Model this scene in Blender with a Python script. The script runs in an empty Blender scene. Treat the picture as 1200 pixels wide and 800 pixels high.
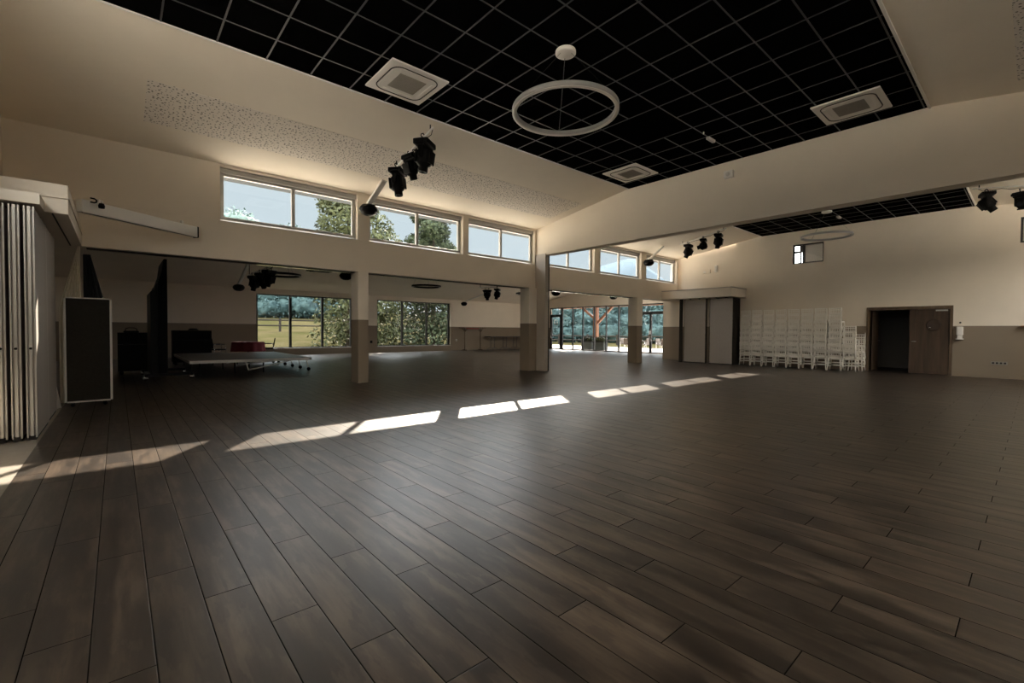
import bpy, math, random
from mathutils import Vector, Matrix, noise
random.seed(7)
S = bpy.context.scene
COL = S.collection
R = math.radians

# ------------------------------------------------------------------ camera
H = 1.30
cd = bpy.data.cameras.new('camera'); cam = bpy.data.objects.new('camera', cd); COL.objects.link(cam)
cd.sensor_width = 36.0; cd.lens = 36.0 * 532.98 / 1200.0
cd.clip_start = 0.05; cd.clip_end = 2000
def cam_axes(yaw, pitch, roll):
    cy, sy, cp, sp, cr, sr = math.cos(yaw), math.sin(yaw), math.cos(pitch), math.sin(pitch), math.cos(roll), math.sin(roll)
    Ry = Matrix(((cy, 0, sy), (0, 1, 0), (-sy, 0, cy)))
    Rx = Matrix(((1, 0, 0), (0, cp, -sp), (0, sp, cp)))
    Rz = Matrix(((cr, -sr, 0), (sr, cr, 0), (0, 0, 1)))
    M = Rz @ Rx @ Ry
    conv = lambda r: Vector((r[0], r[2], -r[1]))
    return conv(M[0]), conv(M[1]), conv(M[2])
rx, dn, fw = cam_axes(-0.714787, 0.0231574, 0.0068721)
m = Matrix.Identity(4)
for i in range(3):
    m[i][0], m[i][1], m[i][2] = rx[i], -dn[i], -fw[i]
m.translation = Vector((0, 0, H))
cam.matrix_world = m
S.camera = cam

# ------------------------------------------------------------------ view, world, sun
S.view_settings.view_transform = 'Standard'
S.view_settings.look = 'None'
S.view_settings.gamma = 1.0
S.view_settings.use_curve_mapping = False
S.view_settings.exposure = 0.0
S.cycles.use_denoising = True
S.cycles.max_bounces = 24
S.cycles.diffuse_bounces = 12
S.cycles.glossy_bounces = 6
S.cycles.transparent_max_bounces = 24
S.cycles.sample_clamp_indirect = 6.0

SKY_LOW = (0.68, 0.79, 0.85)       # hazy sky near the horizon
SKY_HIGH = (1.0, 1.0, 1.0)         # upper sky above the window view, brightened to light the rooms
SKY_STRENGTH = 1.0
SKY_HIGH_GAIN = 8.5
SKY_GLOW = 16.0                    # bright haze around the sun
SKY_BACK = 6.0                    # unseen sky behind the camera, brightened to light the hall
SKY_EAST = 18.0                     # eastern sky out of view, brightened to light the side room
SUN_STRENGTH = 22.0
SUN_COLOR = (1.0, 0.86, 0.70)
w = bpy.data.worlds.new('sky'); S.world = w; w.use_nodes = True
nt = w.node_tree; nt.nodes.clear()
wo = nt.nodes.new('ShaderNodeOutputWorld'); bg = nt.nodes.new('ShaderNodeBackground')
tc = nt.nodes.new('ShaderNodeTexCoord'); sx = nt.nodes.new('ShaderNodeSeparateXYZ')
nt.links.new(tc.outputs['Generated'], sx.inputs[0])
mr = nt.nodes.new('ShaderNodeMapRange'); mr.interpolation_type = 'SMOOTHSTEP'
mr.inputs['From Min'].default_value = 0.29; mr.inputs['From Max'].default_value = 0.50
nt.links.new(sx.outputs['Z'], mr.inputs['Value'])
mx = nt.nodes.new('ShaderNodeMix'); mx.data_type = 'RGBA'
nt.links.new(mr.outputs[0], mx.inputs[0])
mx.inputs[6].default_value = (*SKY_LOW, 1)
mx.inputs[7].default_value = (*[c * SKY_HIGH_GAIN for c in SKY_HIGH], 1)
dp = nt.nodes.new('ShaderNodeVectorMath'); dp.operation = 'DOT_PRODUCT'
sun_dir = Vector((0.595, 0.804, 0.611)).normalized(); dp.inputs[1].default_value = sun_dir
nrm = nt.nodes.new('ShaderNodeVectorMath'); nrm.operation = 'NORMALIZE'
nt.links.new(tc.outputs['Generated'], nrm.inputs[0]); nt.links.new(nrm.outputs[0], dp.inputs[0])
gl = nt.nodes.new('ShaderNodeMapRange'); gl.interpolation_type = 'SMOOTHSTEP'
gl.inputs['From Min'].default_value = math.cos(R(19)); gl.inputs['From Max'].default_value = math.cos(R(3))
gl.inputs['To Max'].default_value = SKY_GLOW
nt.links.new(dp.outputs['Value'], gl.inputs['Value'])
gm = nt.nodes.new('ShaderNodeVectorMath'); gm.operation = 'MULTIPLY_ADD'
gm.inputs[1].default_value = (0.92, 0.96, 1.0)
nt.links.new(gl.outputs[0], gm.inputs[0]); nt.links.new(mx.outputs[2], gm.inputs[2])
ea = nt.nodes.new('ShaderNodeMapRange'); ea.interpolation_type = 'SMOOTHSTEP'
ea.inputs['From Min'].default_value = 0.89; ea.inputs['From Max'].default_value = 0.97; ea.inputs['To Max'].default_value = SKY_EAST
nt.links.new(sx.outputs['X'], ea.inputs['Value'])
ad = nt.nodes.new('ShaderNodeVectorMath'); ad.operation = 'ADD'
nt.links.new(gm.outputs[0], ad.inputs[0]); nt.links.new(ea.outputs[0], ad.inputs[1])
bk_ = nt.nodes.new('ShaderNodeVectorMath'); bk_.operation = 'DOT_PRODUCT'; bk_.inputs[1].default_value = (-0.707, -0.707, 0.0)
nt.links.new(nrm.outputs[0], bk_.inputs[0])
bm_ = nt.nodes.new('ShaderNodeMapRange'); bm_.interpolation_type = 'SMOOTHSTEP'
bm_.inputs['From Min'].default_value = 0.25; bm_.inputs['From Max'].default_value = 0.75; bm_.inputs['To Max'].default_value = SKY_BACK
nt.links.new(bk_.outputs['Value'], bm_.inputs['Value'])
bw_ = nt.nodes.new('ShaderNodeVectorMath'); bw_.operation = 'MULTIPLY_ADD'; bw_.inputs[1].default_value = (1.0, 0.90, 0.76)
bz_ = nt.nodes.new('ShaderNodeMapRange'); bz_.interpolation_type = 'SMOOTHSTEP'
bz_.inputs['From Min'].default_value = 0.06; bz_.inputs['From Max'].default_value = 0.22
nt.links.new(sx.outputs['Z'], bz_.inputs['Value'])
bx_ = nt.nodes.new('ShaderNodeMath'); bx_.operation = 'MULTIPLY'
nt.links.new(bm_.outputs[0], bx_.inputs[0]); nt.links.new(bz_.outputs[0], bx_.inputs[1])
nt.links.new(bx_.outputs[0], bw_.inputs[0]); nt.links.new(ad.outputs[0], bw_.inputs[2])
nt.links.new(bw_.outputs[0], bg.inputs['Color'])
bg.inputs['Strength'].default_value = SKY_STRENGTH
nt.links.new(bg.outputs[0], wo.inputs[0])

sl = bpy.data.lights.new('sun', 'SUN'); sl.energy = SUN_STRENGTH; sl.color = SUN_COLOR; sl.angle = R(0.5)
so = bpy.data.objects.new('sun', sl); COL.objects.link(so)
sun_to = Vector((-0.595, -0.804, -0.611)).normalized()
so.rotation_euler = sun_to.to_track_quat('-Z', 'Y').to_euler()
so.location = (20, 30, 30)

# ------------------------------------------------------------------ materials
def mat(name, color, rough=0.5, metal=0.0, spec=0.5, emit=None, estr=0.0):
    m_ = bpy.data.materials.new(name); m_.use_nodes = True
    b = m_.node_tree.nodes['Principled BSDF']
    b.inputs['Base Color'].default_value = (*color, 1); b.inputs['Roughness'].default_value = rough
    b.inputs['Metallic'].default_value = metal; b.inputs['Specular IOR Level'].default_value = spec
    if emit:
        b.inputs['Emission Color'].default_value = (*emit, 1); b.inputs['Emission Strength'].default_value = estr
    return m_
class NT:
    """small helper for node graphs"""
    def __init__(s, m_): s.t = m_.node_tree; s.b = s.t.nodes['Principled BSDF']
    def n(s, typ, **kw):
        x = s.t.nodes.new(typ)
        for k, v in kw.items(): setattr(x, k, v)
        return x
    def l(s, a, b): s.t.links.new(a, b)
    def val(s, sock, v):
        if hasattr(v, 'is_output'): s.l(v, sock)
        else: sock.default_value = v
    def math(s, op, a, b=None, c=None):
        x = s.n('ShaderNodeMath', operation=op); s.val(x.inputs[0], a)
        if b is not None: s.val(x.inputs[1], b)
        if c is not None: s.val(x.inputs[2], c)
        return x.outputs[0]
    def mix(s, f, a, b):
        x = s.n('ShaderNodeMix', data_type='RGBA'); s.val(x.inputs[0], f)
        for i, v in ((6, a), (7, b)):
            if hasattr(v, 'is_output'): s.l(v, x.inputs[i])
            else: x.inputs[i].default_value = (*v, 1)
        return x.outputs[2]
    def smooth(s, v, lo, hi):
        x = s.n('ShaderNodeMapRange', interpolation_type='SMOOTHSTEP'); s.val(x.inputs['Value'], v)
        x.inputs['From Min'].default_value = lo; x.inputs['From Max'].default_value = hi
        return x.outputs[0]
    def pos(s):
        g = s.n('ShaderNodeNewGeometry'); q = s.n('ShaderNodeSeparateXYZ'); s.l(g.outputs['Position'], q.inputs[0])
        return g.outputs['Position'], q.outputs
    def noise(s, vec, scale, detail=3, rough=0.5):
        x = s.n('ShaderNodeTexNoise'); s.l(vec, x.inputs['Vector']); x.inputs['Scale'].default_value = scale
        x.inputs['Detail'].default_value = detail; x.inputs['Roughness'].default_value = rough
        return x.outputs['Fac']
    def comb(s, x, y, z):
        q = s.n('ShaderNodeCombineXYZ')
        for i, v in enumerate((x, y, z)): s.val(q.inputs[i], v)
        return q.outputs[0]
    def bump(s, h, strength, dist):
        x = s.n('ShaderNodeBump'); s.l(h, x.inputs['Height']); x.inputs['Strength'].default_value = strength
        x.inputs['Distance'].default_value = dist; s.l(x.outputs[0], s.b.inputs['Normal'])

def speckled(name, c1, c2, scale=40, rough=0.6, spec=0.5, metal=0.0):
    m_ = mat(name, c1, rough, metal, spec); g = NT(m_); p, _ = g.pos()
    f = g.smooth(g.noise(p, scale, 4), 0.35, 0.65)
    g.l(g.mix(f, c1, c2), g.b.inputs['Base Color'])
    return m_

# wood-look planks 0.2 x 1.2 m laid in thirds along Y
def make_floor_mat():
    m_ = mat('plank_tiles', (0.1, 0.08, 0.06), 0.35); g = NT(m_); p, q = g.pos()
    u = g.math('DIVIDE', g.math('ADD', q[0], 0.296), 0.2)
    row = g.math('FLOOR', u); fu = g.math('FRACT', u)
    v = g.math('DIVIDE', g.math('ADD', g.math('SUBTRACT', q[1], 2.6), g.math('MULTIPLY', row, 0.4)), 1.2)
    idx = g.math('FLOOR', v); fv = g.math('FRACT', v)
    du = g.math('MULTIPLY', g.math('MINIMUM', fu, g.math('SUBTRACT', 1.0, fu)), 0.2)
    dv = g.math('MULTIPLY', g.math('MINIMUM', fv, g.math('SUBTRACT', 1.0, fv)), 1.2)
    d = g.math('MINIMUM', du, dv)
    groove = g.smooth(d, 0.0016, 0.0036)
    wn = g.n('ShaderNodeTexWhiteNoise', noise_dimensions='2D'); g.l(g.comb(row, idx, 0.0), wn.inputs['Vector'])
    rnd = wn.outputs['Value']
    off = g.math('MULTIPLY', rnd, 53.0)
    gv = g.comb(g.math('ADD', g.math('MULTIPLY', q[0], 22.0), off), g.math('MULTIPLY', q[1], 1.6), off)
    grain = g.noise(gv, 1.0, 6, 0.62)
    bv = g.comb(g.math('ADD', g.math('MULTIPLY', q[0], 7.0), off), g.math('MULTIPLY', q[1], 1.3), off)
    blot = g.noise(bv, 1.0, 2, 0.5)
    c = g.mix(g.smooth(blot, 0.38, 0.66), (0.020, 0.0135, 0.009), (0.076, 0.054, 0.037))
    fig = g.noise(g.comb(g.math('ADD', g.math('MULTIPLY', q[0], 11.0), off), g.math('ADD', g.math('MULTIPLY', q[1], 2.6), off), 0.0), 1.0, 4, 0.6)
    c = g.mix(g.math('MULTIPLY', g.smooth(fig, 0.52, 0.60), 0.60), c, (0.013, 0.0095, 0.007))
    c = g.mix(g.math('MULTIPLY', g.smooth(fig, 0.46, 0.40), 0.35), c, (0.10, 0.074, 0.053))
    c = g.mix(g.math('MULTIPLY', g.smooth(grain, 0.40, 0.66), 0.55), c, (0.014, 0.009, 0.006))
    hsv = g.n('ShaderNodeHueSaturation'); g.l(c, hsv.inputs['Color'])
    g.l(g.math('ADD', 0.78, g.math('MULTIPLY', rnd, 0.46)), hsv.inputs['Value'])
    c = g.mix(groove, (0.008, 0.007, 0.006), hsv.outputs[0])
    g.l(c, g.b.inputs['Base Color'])
    fine = g.noise(p, 60.0, 3)
    g.l(g.math('ADD', 0.27, g.math('ADD', g.math('MULTIPLY', grain, 0.10), g.math('MULTIPLY', fine, 0.06))), g.b.inputs['Roughness'])
    h = g.math('ADD', g.math('MULTIPLY', g.smooth(d, 0.0, 0.006), 1.0), g.math('MULTIPLY', grain, 0.12))
    g.bump(h, 0.35, 0.002)
    g.l(g.math('MULTIPLY', groove, 0.80), g.b.inputs['Specular IOR Level'])
    return m_
M = {}
M['floor'] = make_floor_mat()
M['tile'] = speckled('pale_floor_tile', (0.34, 0.31, 0.27), (0.38, 0.35, 0.31), 14, 0.35)

def paint(name, c, dado=None, z=1.55):
    m_ = mat(name, c, 0.75, 0, 0.3); g = NT(m_); p, q = g.pos()
    base = g.mix(g.smooth(g.noise(p, 1.3, 3), 0.3, 0.7), c, tuple(k * 0.96 for k in c))
    if dado:
        base = g.mix(g.math('LESS_THAN', q[2], z), base, dado)
    g.l(base, g.b.inputs['Base Color'])
    g.bump(g.noise(p, 180, 2), 0.05, 0.002)
    return m_
WALL = (0.82, 0.74, 0.625); DADO = (0.26, 0.21, 0.155)
M['wall'] = paint('white_wall_paint', WALL)
M['dado'] = paint('two_tone_wall_paint', WALL, DADO, 1.55)
M['slope'] = paint('white_ceiling_board', (0.84, 0.765, 0.65))
M['black_tile'] = speckled('black_ceiling_tile', (0.0022, 0.0022, 0.0022), (0.004, 0.004, 0.004), 90, 1.0, 0.0)
M['grid'] = mat('dark_grid_bar', (0.065, 0.065, 0.065), 0.35, 0.2, 0.5)
M['trim'] = mat('white_metal_trim', (0.78, 0.76, 0.72), 0.4)
M['white'] = mat('white_plastic', (0.80, 0.77, 0.72), 0.4)
M['white_metal'] = mat('white_enamel', (0.76, 0.74, 0.70), 0.35)
M['grey_frame'] = mat('grey_window_frame', (0.42, 0.41, 0.39), 0.45)
M['alu'] = mat('aluminium', (0.62, 0.61, 0.58), 0.32, 0.85)
M['steel'] = mat('dark_steel', (0.12, 0.115, 0.11), 0.4, 0.4)
M['chrome'] = mat('chrome', (0.75, 0.75, 0.75), 0.12, 1.0)
M['black'] = mat('black_plastic', (0.004, 0.004, 0.004), 0.55, 0, 0.10)
M['black_metal'] = mat('black_metal', (0.008, 0.008, 0.008), 0.5, 0.0, 0.15)
M['black_cloth'] = speckled('black_cloth', (0.010, 0.010, 0.011), (0.016, 0.016, 0.017), 60, 0.95, 0.1)
M['dark_frame'] = mat('dark_bronze_frame', (0.025, 0.024, 0.024), 0.4)
M['lens'] = mat('dark_lens_glass', (0.03, 0.035, 0.05), 0.05)
M['panel'] = speckled('grey_laminate', (0.36, 0.325, 0.295), (0.385, 0.35, 0.315), 25, 0.5)
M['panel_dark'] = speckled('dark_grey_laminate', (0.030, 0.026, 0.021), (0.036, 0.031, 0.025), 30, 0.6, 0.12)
M['seal'] = mat('dark_seal', (0.02, 0.018, 0.017), 0.7)
M['grille'] = speckled('beige_grille', (0.34, 0.31, 0.27), (0.25, 0.23, 0.20), 300, 0.6)
M['chair'] = speckled('white_lacquer', (0.93, 0.89, 0.81), (0.90, 0.86, 0.78), 30, 0.35)
M['red_cloth'] = speckled('dark_red_cloth', (0.16, 0.012, 0.02), (0.11, 0.008, 0.014), 50, 0.85)
M['red'] = mat('red_plastic', (0.32, 0.02, 0.015), 0.4)
M['deck'] = speckled('grey_stage_deck', (0.12, 0.12, 0.12), (0.16, 0.16, 0.155), 45, 0.4)
M['curtain'] = speckled('cream_curtain', (0.80, 0.73, 0.60), (0.74, 0.67, 0.55), 50, 0.9)
M['ring'] = mat('silver_grey_ring', (0.40, 0.39, 0.37), 0.45)
M['diffuser'] = mat('unlit_diffuser', (0.62, 0.59, 0.54), 0.5)

def wood(name, c1, c2, axis=2, scale=9, rough=0.5):
    m_ = mat(name, c1, rough); g = NT(m_); p, q = g.pos()
    k = [scale, scale, scale]; k[axis] = scale * 0.08
    v = g.comb(g.math('MULTIPLY', q[0], k[0]), g.math('MULTIPLY', q[1], k[1]), g.math('MULTIPLY', q[2], k[2]))
    f = g.smooth(g.noise(v, 1.0, 5, 0.6), 0.32, 0.68)
    g.l(g.mix(f, c1, c2), g.b.inputs['Base Color'])
    return m_
M['door_wood'] = wood('brown_door_wood', (0.085, 0.052, 0.030), (0.050, 0.030, 0.017))
M['frame_wood'] = wood('brown_frame_wood', (0.15, 0.10, 0.06), (0.10, 0.065, 0.04))
M['timber'] = wood('orange_timber', (0.30, 0.125, 0.05), (0.22, 0.085, 0.032))
M['table_wood'] = wood('brown_table_top', (0.20, 0.10, 0.055), (0.13, 0.065, 0.035), 0)
M['fence_wood'] = wood('weathered_fence', (0.016, 0.013, 0.010), (0.010, 0.008, 0.006), 0, 9, 1.0)
M['bark'] = speckled('bark', (0.07, 0.055, 0.04), (0.04, 0.032, 0.024), 12, 0.9)

def glass(name, tint, refl=1.0):
    m_ = bpy.data.materials.new(name); m_.use_nodes = True; t = m_.node_tree; t.nodes.clear()
    o = t.nodes.new('ShaderNodeOutputMaterial'); a = t.nodes.new('ShaderNodeBsdfTransparent'); b = t.nodes.new('ShaderNodeBsdfGlossy')
    a.inputs['Color'].default_value = (*tint, 1); b.inputs['Roughness'].default_value = 0.0
    mxn = t.nodes.new('ShaderNodeMixShader'); lw = t.nodes.new('ShaderNodeLayerWeight'); lw.inputs['Blend'].default_value = 0.5
    pw = t.nodes.new('ShaderNodeMath'); pw.operation = 'POWER'; pw.inputs[1].default_value = 5.0
    ma = t.nodes.new('ShaderNodeMath'); ma.operation = 'MULTIPLY_ADD'; ma.inputs[1].default_value = 0.9; ma.inputs[2].default_value = 0.03
    t.links.new(lw.outputs['Facing'], pw.inputs[0]); t.links.new(pw.outputs[0], ma.inputs[0])
    t.links.new(ma.outputs[0], mxn.inputs[0]); t.links.new(a.outputs[0], mxn.inputs[1]); t.links.new(b.outputs[0], mxn.inputs[2])
    t.links.new(mxn.outputs[0], o.inputs[0]); return m_
M['glass'] = glass('window_glass', (0.975, 0.985, 0.985))

def leafy(name, c1, c2, scale=3.0):
    m_ = mat(name, c1, 0.7, 0, 0.2); g = NT(m_); p, _ = g.pos()
    f = g.smooth(g.noise(p, scale, 4, 0.65), 0.35, 0.65)
    g.l(g.mix(f, c1, c2), g.b.inputs['Base Color'])
    return m_
M['leaf_olive'] = leafy('olive_leaves', (0.062, 0.072, 0.030), (0.026, 0.034, 0.015))
M['leaf_mid'] = leafy('green_leaves', (0.045, 0.062, 0.032), (0.020, 0.031, 0.017))
M['leaf_hazed'] = leafy('haze_tinted_needles', (0.048, 0.088, 0.090), (0.026, 0.056, 0.062), 0.8)  # distance haze is mixed into the needle colour
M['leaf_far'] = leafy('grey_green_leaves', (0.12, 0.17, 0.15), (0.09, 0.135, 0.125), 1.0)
def lawn_mat():
    m_ = mat('dry_meadow', (0.1, 0.09, 0.05), 1.0, 0, 0.0); g = NT(m_); p, q = g.pos()
    f = g.smooth(g.noise(p, 0.25, 5, 0.65), 0.35, 0.65)
    near = g.mix(f, (0.028, 0.028, 0.012), (0.045, 0.039, 0.021))
    g.l(near, g.b.inputs['Base Color']); return m_
M['lawn'] = lawn_mat()
M['paving'] = speckled('pale_paving', (0.42, 0.395, 0.365), (0.37, 0.345, 0.32), 2, 0.8)
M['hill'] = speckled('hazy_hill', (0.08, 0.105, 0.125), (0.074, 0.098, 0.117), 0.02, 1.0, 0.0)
M['eave'] = mat('dark_eave_board', (0.035, 0.042, 0.048), 0.8, 0, 0.1)
M['wicker'] = speckled('grey_brown_wicker', (0.15, 0.125, 0.11), (0.09, 0.075, 0.065), 40, 0.8)

def perforated():
    m_ = mat('perforated_board', (0.8, 0.74, 0.66), 0.8, 0, 0.2); g = NT(m_); p, q = g.pos()
    v = g.n('ShaderNodeTexVoronoi', voronoi_dimensions='2D', feature='F1')
    g.l(g.comb(q[0], q[1], 0.0), v.inputs['Vector']); v.inputs['Scale'].default_value = 17.0
    v.inputs['Randomness'].default_value = 0.9
    wn = g.n('ShaderNodeSeparateColor'); g.l(v.outputs['Color'], wn.inputs[0])
    rad = g.math('ADD', 0.10, g.math('MULTIPLY', wn.outputs[0], 0.16))
    hole = g.math('LESS_THAN', v.outputs['Distance'], rad)
    g.l(g.mix(hole, (0.79, 0.725, 0.645), (0.19, 0.17, 0.14)), g.b.inputs['Base Color'])
    return m_
M['perf'] = perforated()

# ------------------------------------------------------------------ mesh builder
class MB:
    def __init__(s): s.v = []; s.f = []; s.sm = []
    def add(s, vs, fs, smooth=False, mtx=None):
        o = len(s.v)
        for p in vs:
            p = Vector(p); s.v.append(mtx @ p if mtx else p)
        for f in fs: s.f.append(tuple(i + o for i in f)); s.sm.append(smooth)
        return s
    def box(s, x0, x1, y0, y1, z0, z1, mtx=None):
        vs = [(x, y, z) for z in (z0, z1) for y in (y0, y1) for x in (x0, x1)]
        return s.add(vs, [(0, 2, 3, 1), (4, 5, 7, 6), (0, 1, 5, 4), (2, 6, 7, 3), (0, 4, 6, 2), (1, 3, 7, 5)], False, mtx)
    def cbox(s, c, d, mtx=None):
        return s.box(c[0] - d[0] / 2, c[0] + d[0] / 2, c[1] - d[1] / 2, c[1] + d[1] / 2, c[2] - d[2] / 2, c[2] + d[2] / 2, mtx)
    def tube(s, pts, r, seg=8, cap=True, smooth=True):
        pts = [Vector(p) for p in pts]; n = len(pts); rr = r if isinstance(r, (list, tuple)) else [r] * n
        vs = []; fs = []; up = None
        for i, p in enumerate(pts):
            t = (pts[min(i + 1, n - 1)] - pts[max(i - 1, 0)]).normalized()
            if up is None: up = Vector((0, 0, 1)) if abs(t.z) < 0.9 else Vector((1, 0, 0))
            a = t.cross(up).normalized(); b = a.cross(t).normalized(); up = b
            for k in range(seg):
                an = 2 * math.pi * k / seg
                vs.append(p + (a * math.cos(an) + b * math.sin(an)) * rr[i])
        for i in range(n - 1):
            for k in range(seg):
                k2 = (k + 1) % seg
                fs.append((i * seg + k, i * seg + k2, (i + 1) * seg + k2, (i + 1) * seg + k))
        s.add(vs, fs, smooth)
        if cap:
            o = len(s.v) - n * seg
            s.f.append(tuple(o + k for k in reversed(range(seg)))); s.sm.append(False)
            s.f.append(tuple(o + (n - 1) * seg + k for k in range(seg))); s.sm.append(False)
        return s
    def lathe(s, prof, seg=24, mtx=None, smooth=True, closed=False):
        """prof: (r, z) pairs about the local Z axis"""
        vs = []; n = len(prof)
        for r, z in prof:
            for k in range(seg):
                a = 2 * math.pi * k / seg; vs.append((r * math.cos(a), r * math.sin(a), z))
        fs = []
        for i in range(n if closed else n - 1):
            j = (i + 1) % n
            for k in range(seg):
                k2 = (k + 1) % seg
                fs.append((i * seg + k, i * seg + k2, j * seg + k2, j * seg + k))
        s.add(vs, fs, smooth, mtx)
        return s
    def prism(s, poly, axis, a, b):
        """poly: 2D points in the two remaining axes, extruded along axis from a to b"""
        def mk(u, v, t):
            return {0: (t, u, v), 1: (u, t, v), 2: (u, v, t)}[axis]
        n = len(poly)
        vs = [mk(u, v, a) for u, v in poly] + [mk(u, v, b) for u, v in poly]
        fs = [tuple(range(n))[::-1], tuple(range(n, 2 * n))] + [(i, (i + 1) % n, n + (i + 1) % n, n + i) for i in range(n)]
        return s.add(vs, fs)
    def build(s, name, material, parent=None, bevel=0.0, seg=2, fix=True):
        me = bpy.data.meshes.new(name)
        me.from_pydata([tuple(p) for p in s.v], [], s.f)
        me.polygons.foreach_set('use_smooth', s.sm)
        me.materials.append(material)
        if fix:
            import bmesh
            bm = bmesh.new(); bm.from_mesh(me); bmesh.ops.recalc_face_normals(bm, faces=bm.faces); bm.to_mesh(me); bm.free()
        me.update()
        o = bpy.data.objects.new(name, me); COL.objects.link(o)
        if parent: o.parent = parent
        if bevel:
            b = o.modifiers.new('bevel', 'BEVEL'); b.width = bevel; b.segments = seg; b.limit_method = 'ANGLE'
        return o
def struct(o): o['kind'] = 'structure'; return o
def tag(o, label, cat, group=None):
    o['label'] = label; o['category'] = cat
    if group: o['group'] = group
    return o
def thing(name, label, cat, loc=(0, 0, 0), rz=0.0, group=None):
    o = bpy.data.objects.new(name, None); COL.objects.link(o); o.empty_display_size = 0.1
    o.location = loc; o.rotation_euler = (0, 0, rz)
    return tag(o, label, cat, group)
def dup(root, loc, rz, label, group=None, rot=None):
    r = root.copy(); COL.objects.link(r); r.location = loc; r.rotation_euler = rot if rot else (0, 0, rz); r['label'] = label
    if group: r['group'] = group
    for ch in list(root.children):
        c = ch.copy(); COL.objects.link(c); c.parent = r; c.matrix_parent_inverse = ch.matrix_parent_inverse
        for gch in list(ch.children):
            d = gch.copy(); COL.objects.link(d); d.parent = c
    return r

# ------------------------------------------------------------------ main dimensions (metres)
XW, XE = -1.36, 19.60              # west / east wall faces
YS, YN = -2.30, 10.90              # south wall, clerestory wall face
CZ = 5.165                         # black ceiling
CY0, CY1 = 1.28, 7.32              # black ceiling strip
SZ = 4.65                          # springing of the sloped ceilings
BX0, BX1, BZ = 10.50, 10.80, 3.78  # partition bulkhead
SYF, SXW, SXE = 25.0, -2.6, 24.0   # side room: far wall, west wall, glass wall
BEAM = 2.72; SILL = 3.50; HEAD = 4.60
def slope_z(y):
    if y > CY1: return CZ - (CZ - SZ) * (y - CY1) / (YN - CY1)
    if y < CY0: return CZ - (CZ - SZ) * (CY0 - y) / (CY0 - YS)
    return CZ
def roof_z(y):                     # underside of the side room's pitched ceiling
    return 3.42 + (4.45 - 3.42) * (y - 11.3) / 6.7 if y < 18 else 4.45 - (4.45 - 3.30) * (y - 18) / 7.0

# ------------------------------------------------------------------ floors
struct(MB().box(-0.69, SXE + 0.12, YS, SYF, -0.2, 0).build('floor', M['floor']))
b = MB().box(XW - 0.2, -0.69, YS, 11.3, -0.2, 0)
struct(b.build('floor_entrance', M['tile']))
struct(MB().box(SXW, -0.69, 11.3, SYF, -0.2, 0).build('floor_side', M['floor']))

# ------------------------------------------------------------------ ceilings
GX = [4.65 + 0.6 * k for k in range(-10, 26)]
GY = [6.74 - 0.6 * k for k in range(0, 10)]
struct(MB().box(XW, BX0, CY0, CY1, CZ, CZ + 0.25).build('ceiling', M['black_tile']))
struct(MB().box(BX1, XE, CY0, CY1, CZ, CZ + 0.25).build('ceiling_far', M['black_tile']))
def grid(name, x0, x1, hatch=None):
    g = MB(); bw = 0.010; z0 = CZ - 0.006
    for x in GX:
        if x0 + 0.03 < x < x1 - 0.03:
            if hatch and hatch[0] + .1 < x < hatch[1] - .1:
                g.box(x - bw, x + bw, CY0, hatch[2], z0, CZ); g.box(x - bw, x + bw, hatch[3], CY1, z0, CZ)
            else: g.box(x - bw, x + bw, CY0, CY1, z0, CZ)
    for y in GY:
        if hatch and hatch[2] + .1 < y < hatch[3] - .1:
            g.box(x0, hatch[0], y - bw, y + bw, z0, CZ); g.box(hatch[1], x1, y - bw, y + bw, z0, CZ)
        else: g.box(x0, x1, y - bw, y + bw, z0 + 0.0015, CZ)
    return struct(g.build(name, M['grid']))
grid('ceiling_grid', XW, BX0, (7.05, 8.25, 4.34, 5.54)); grid('ceiling_grid_far', BX1, XE)
for nm, x0, x1 in (('trim_1', XW, BX0), ('trim_2', BX1, XE)):
    g = MB()
    g.box(x0, x1, CY1 - 0.012, CY1 + 0.012, CZ - 0.02, CZ + 0.0); g.box(x0, x1, CY0 - 0.02, CY0 + 0.012, CZ - 0.03, CZ)
    struct(g.build(nm, M['trim']))
T = 0.2
for nm, x0, x1 in (('ceiling_slope_near', XW, BX0), ('ceiling_slope_far', BX1, XE)):
    struct(MB().prism([(CY1, CZ), (YN + 0.25, slope_z(YN + 0.25)), (YN + 0.25, slope_z(YN + .25) + T), (CY1, CZ + T)], 0, x0, x1).build(nm, M['slope']))
    struct(MB().prism([(CY0, CZ), (YS - 0.25, slope_z(YS - 0.25)), (YS - 0.25, slope_z(YS - .25) + T), (CY0, CZ + T)], 0, x0, x1).build(nm + '_south', M['slope']))
# perforated acoustic boards let into the slopes
def perf(name, x0, x1, y0, y1):
    d = 0.004
    return struct(MB().prism([(y0, slope_z(y0) - d), (y1, slope_z(y1) - d), (y1, slope_z(y1) + .01), (y0, slope_z(y0) + .01)], 0, x0, x1).build(name, M['perf']))
perf('ceiling_acoustic_band', 0.37, BX0 - 0.35, 8.66, 9.92)
perf('ceiling_acoustic_band_south', 0.37, 10.02, -1.35, 0.26)

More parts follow.
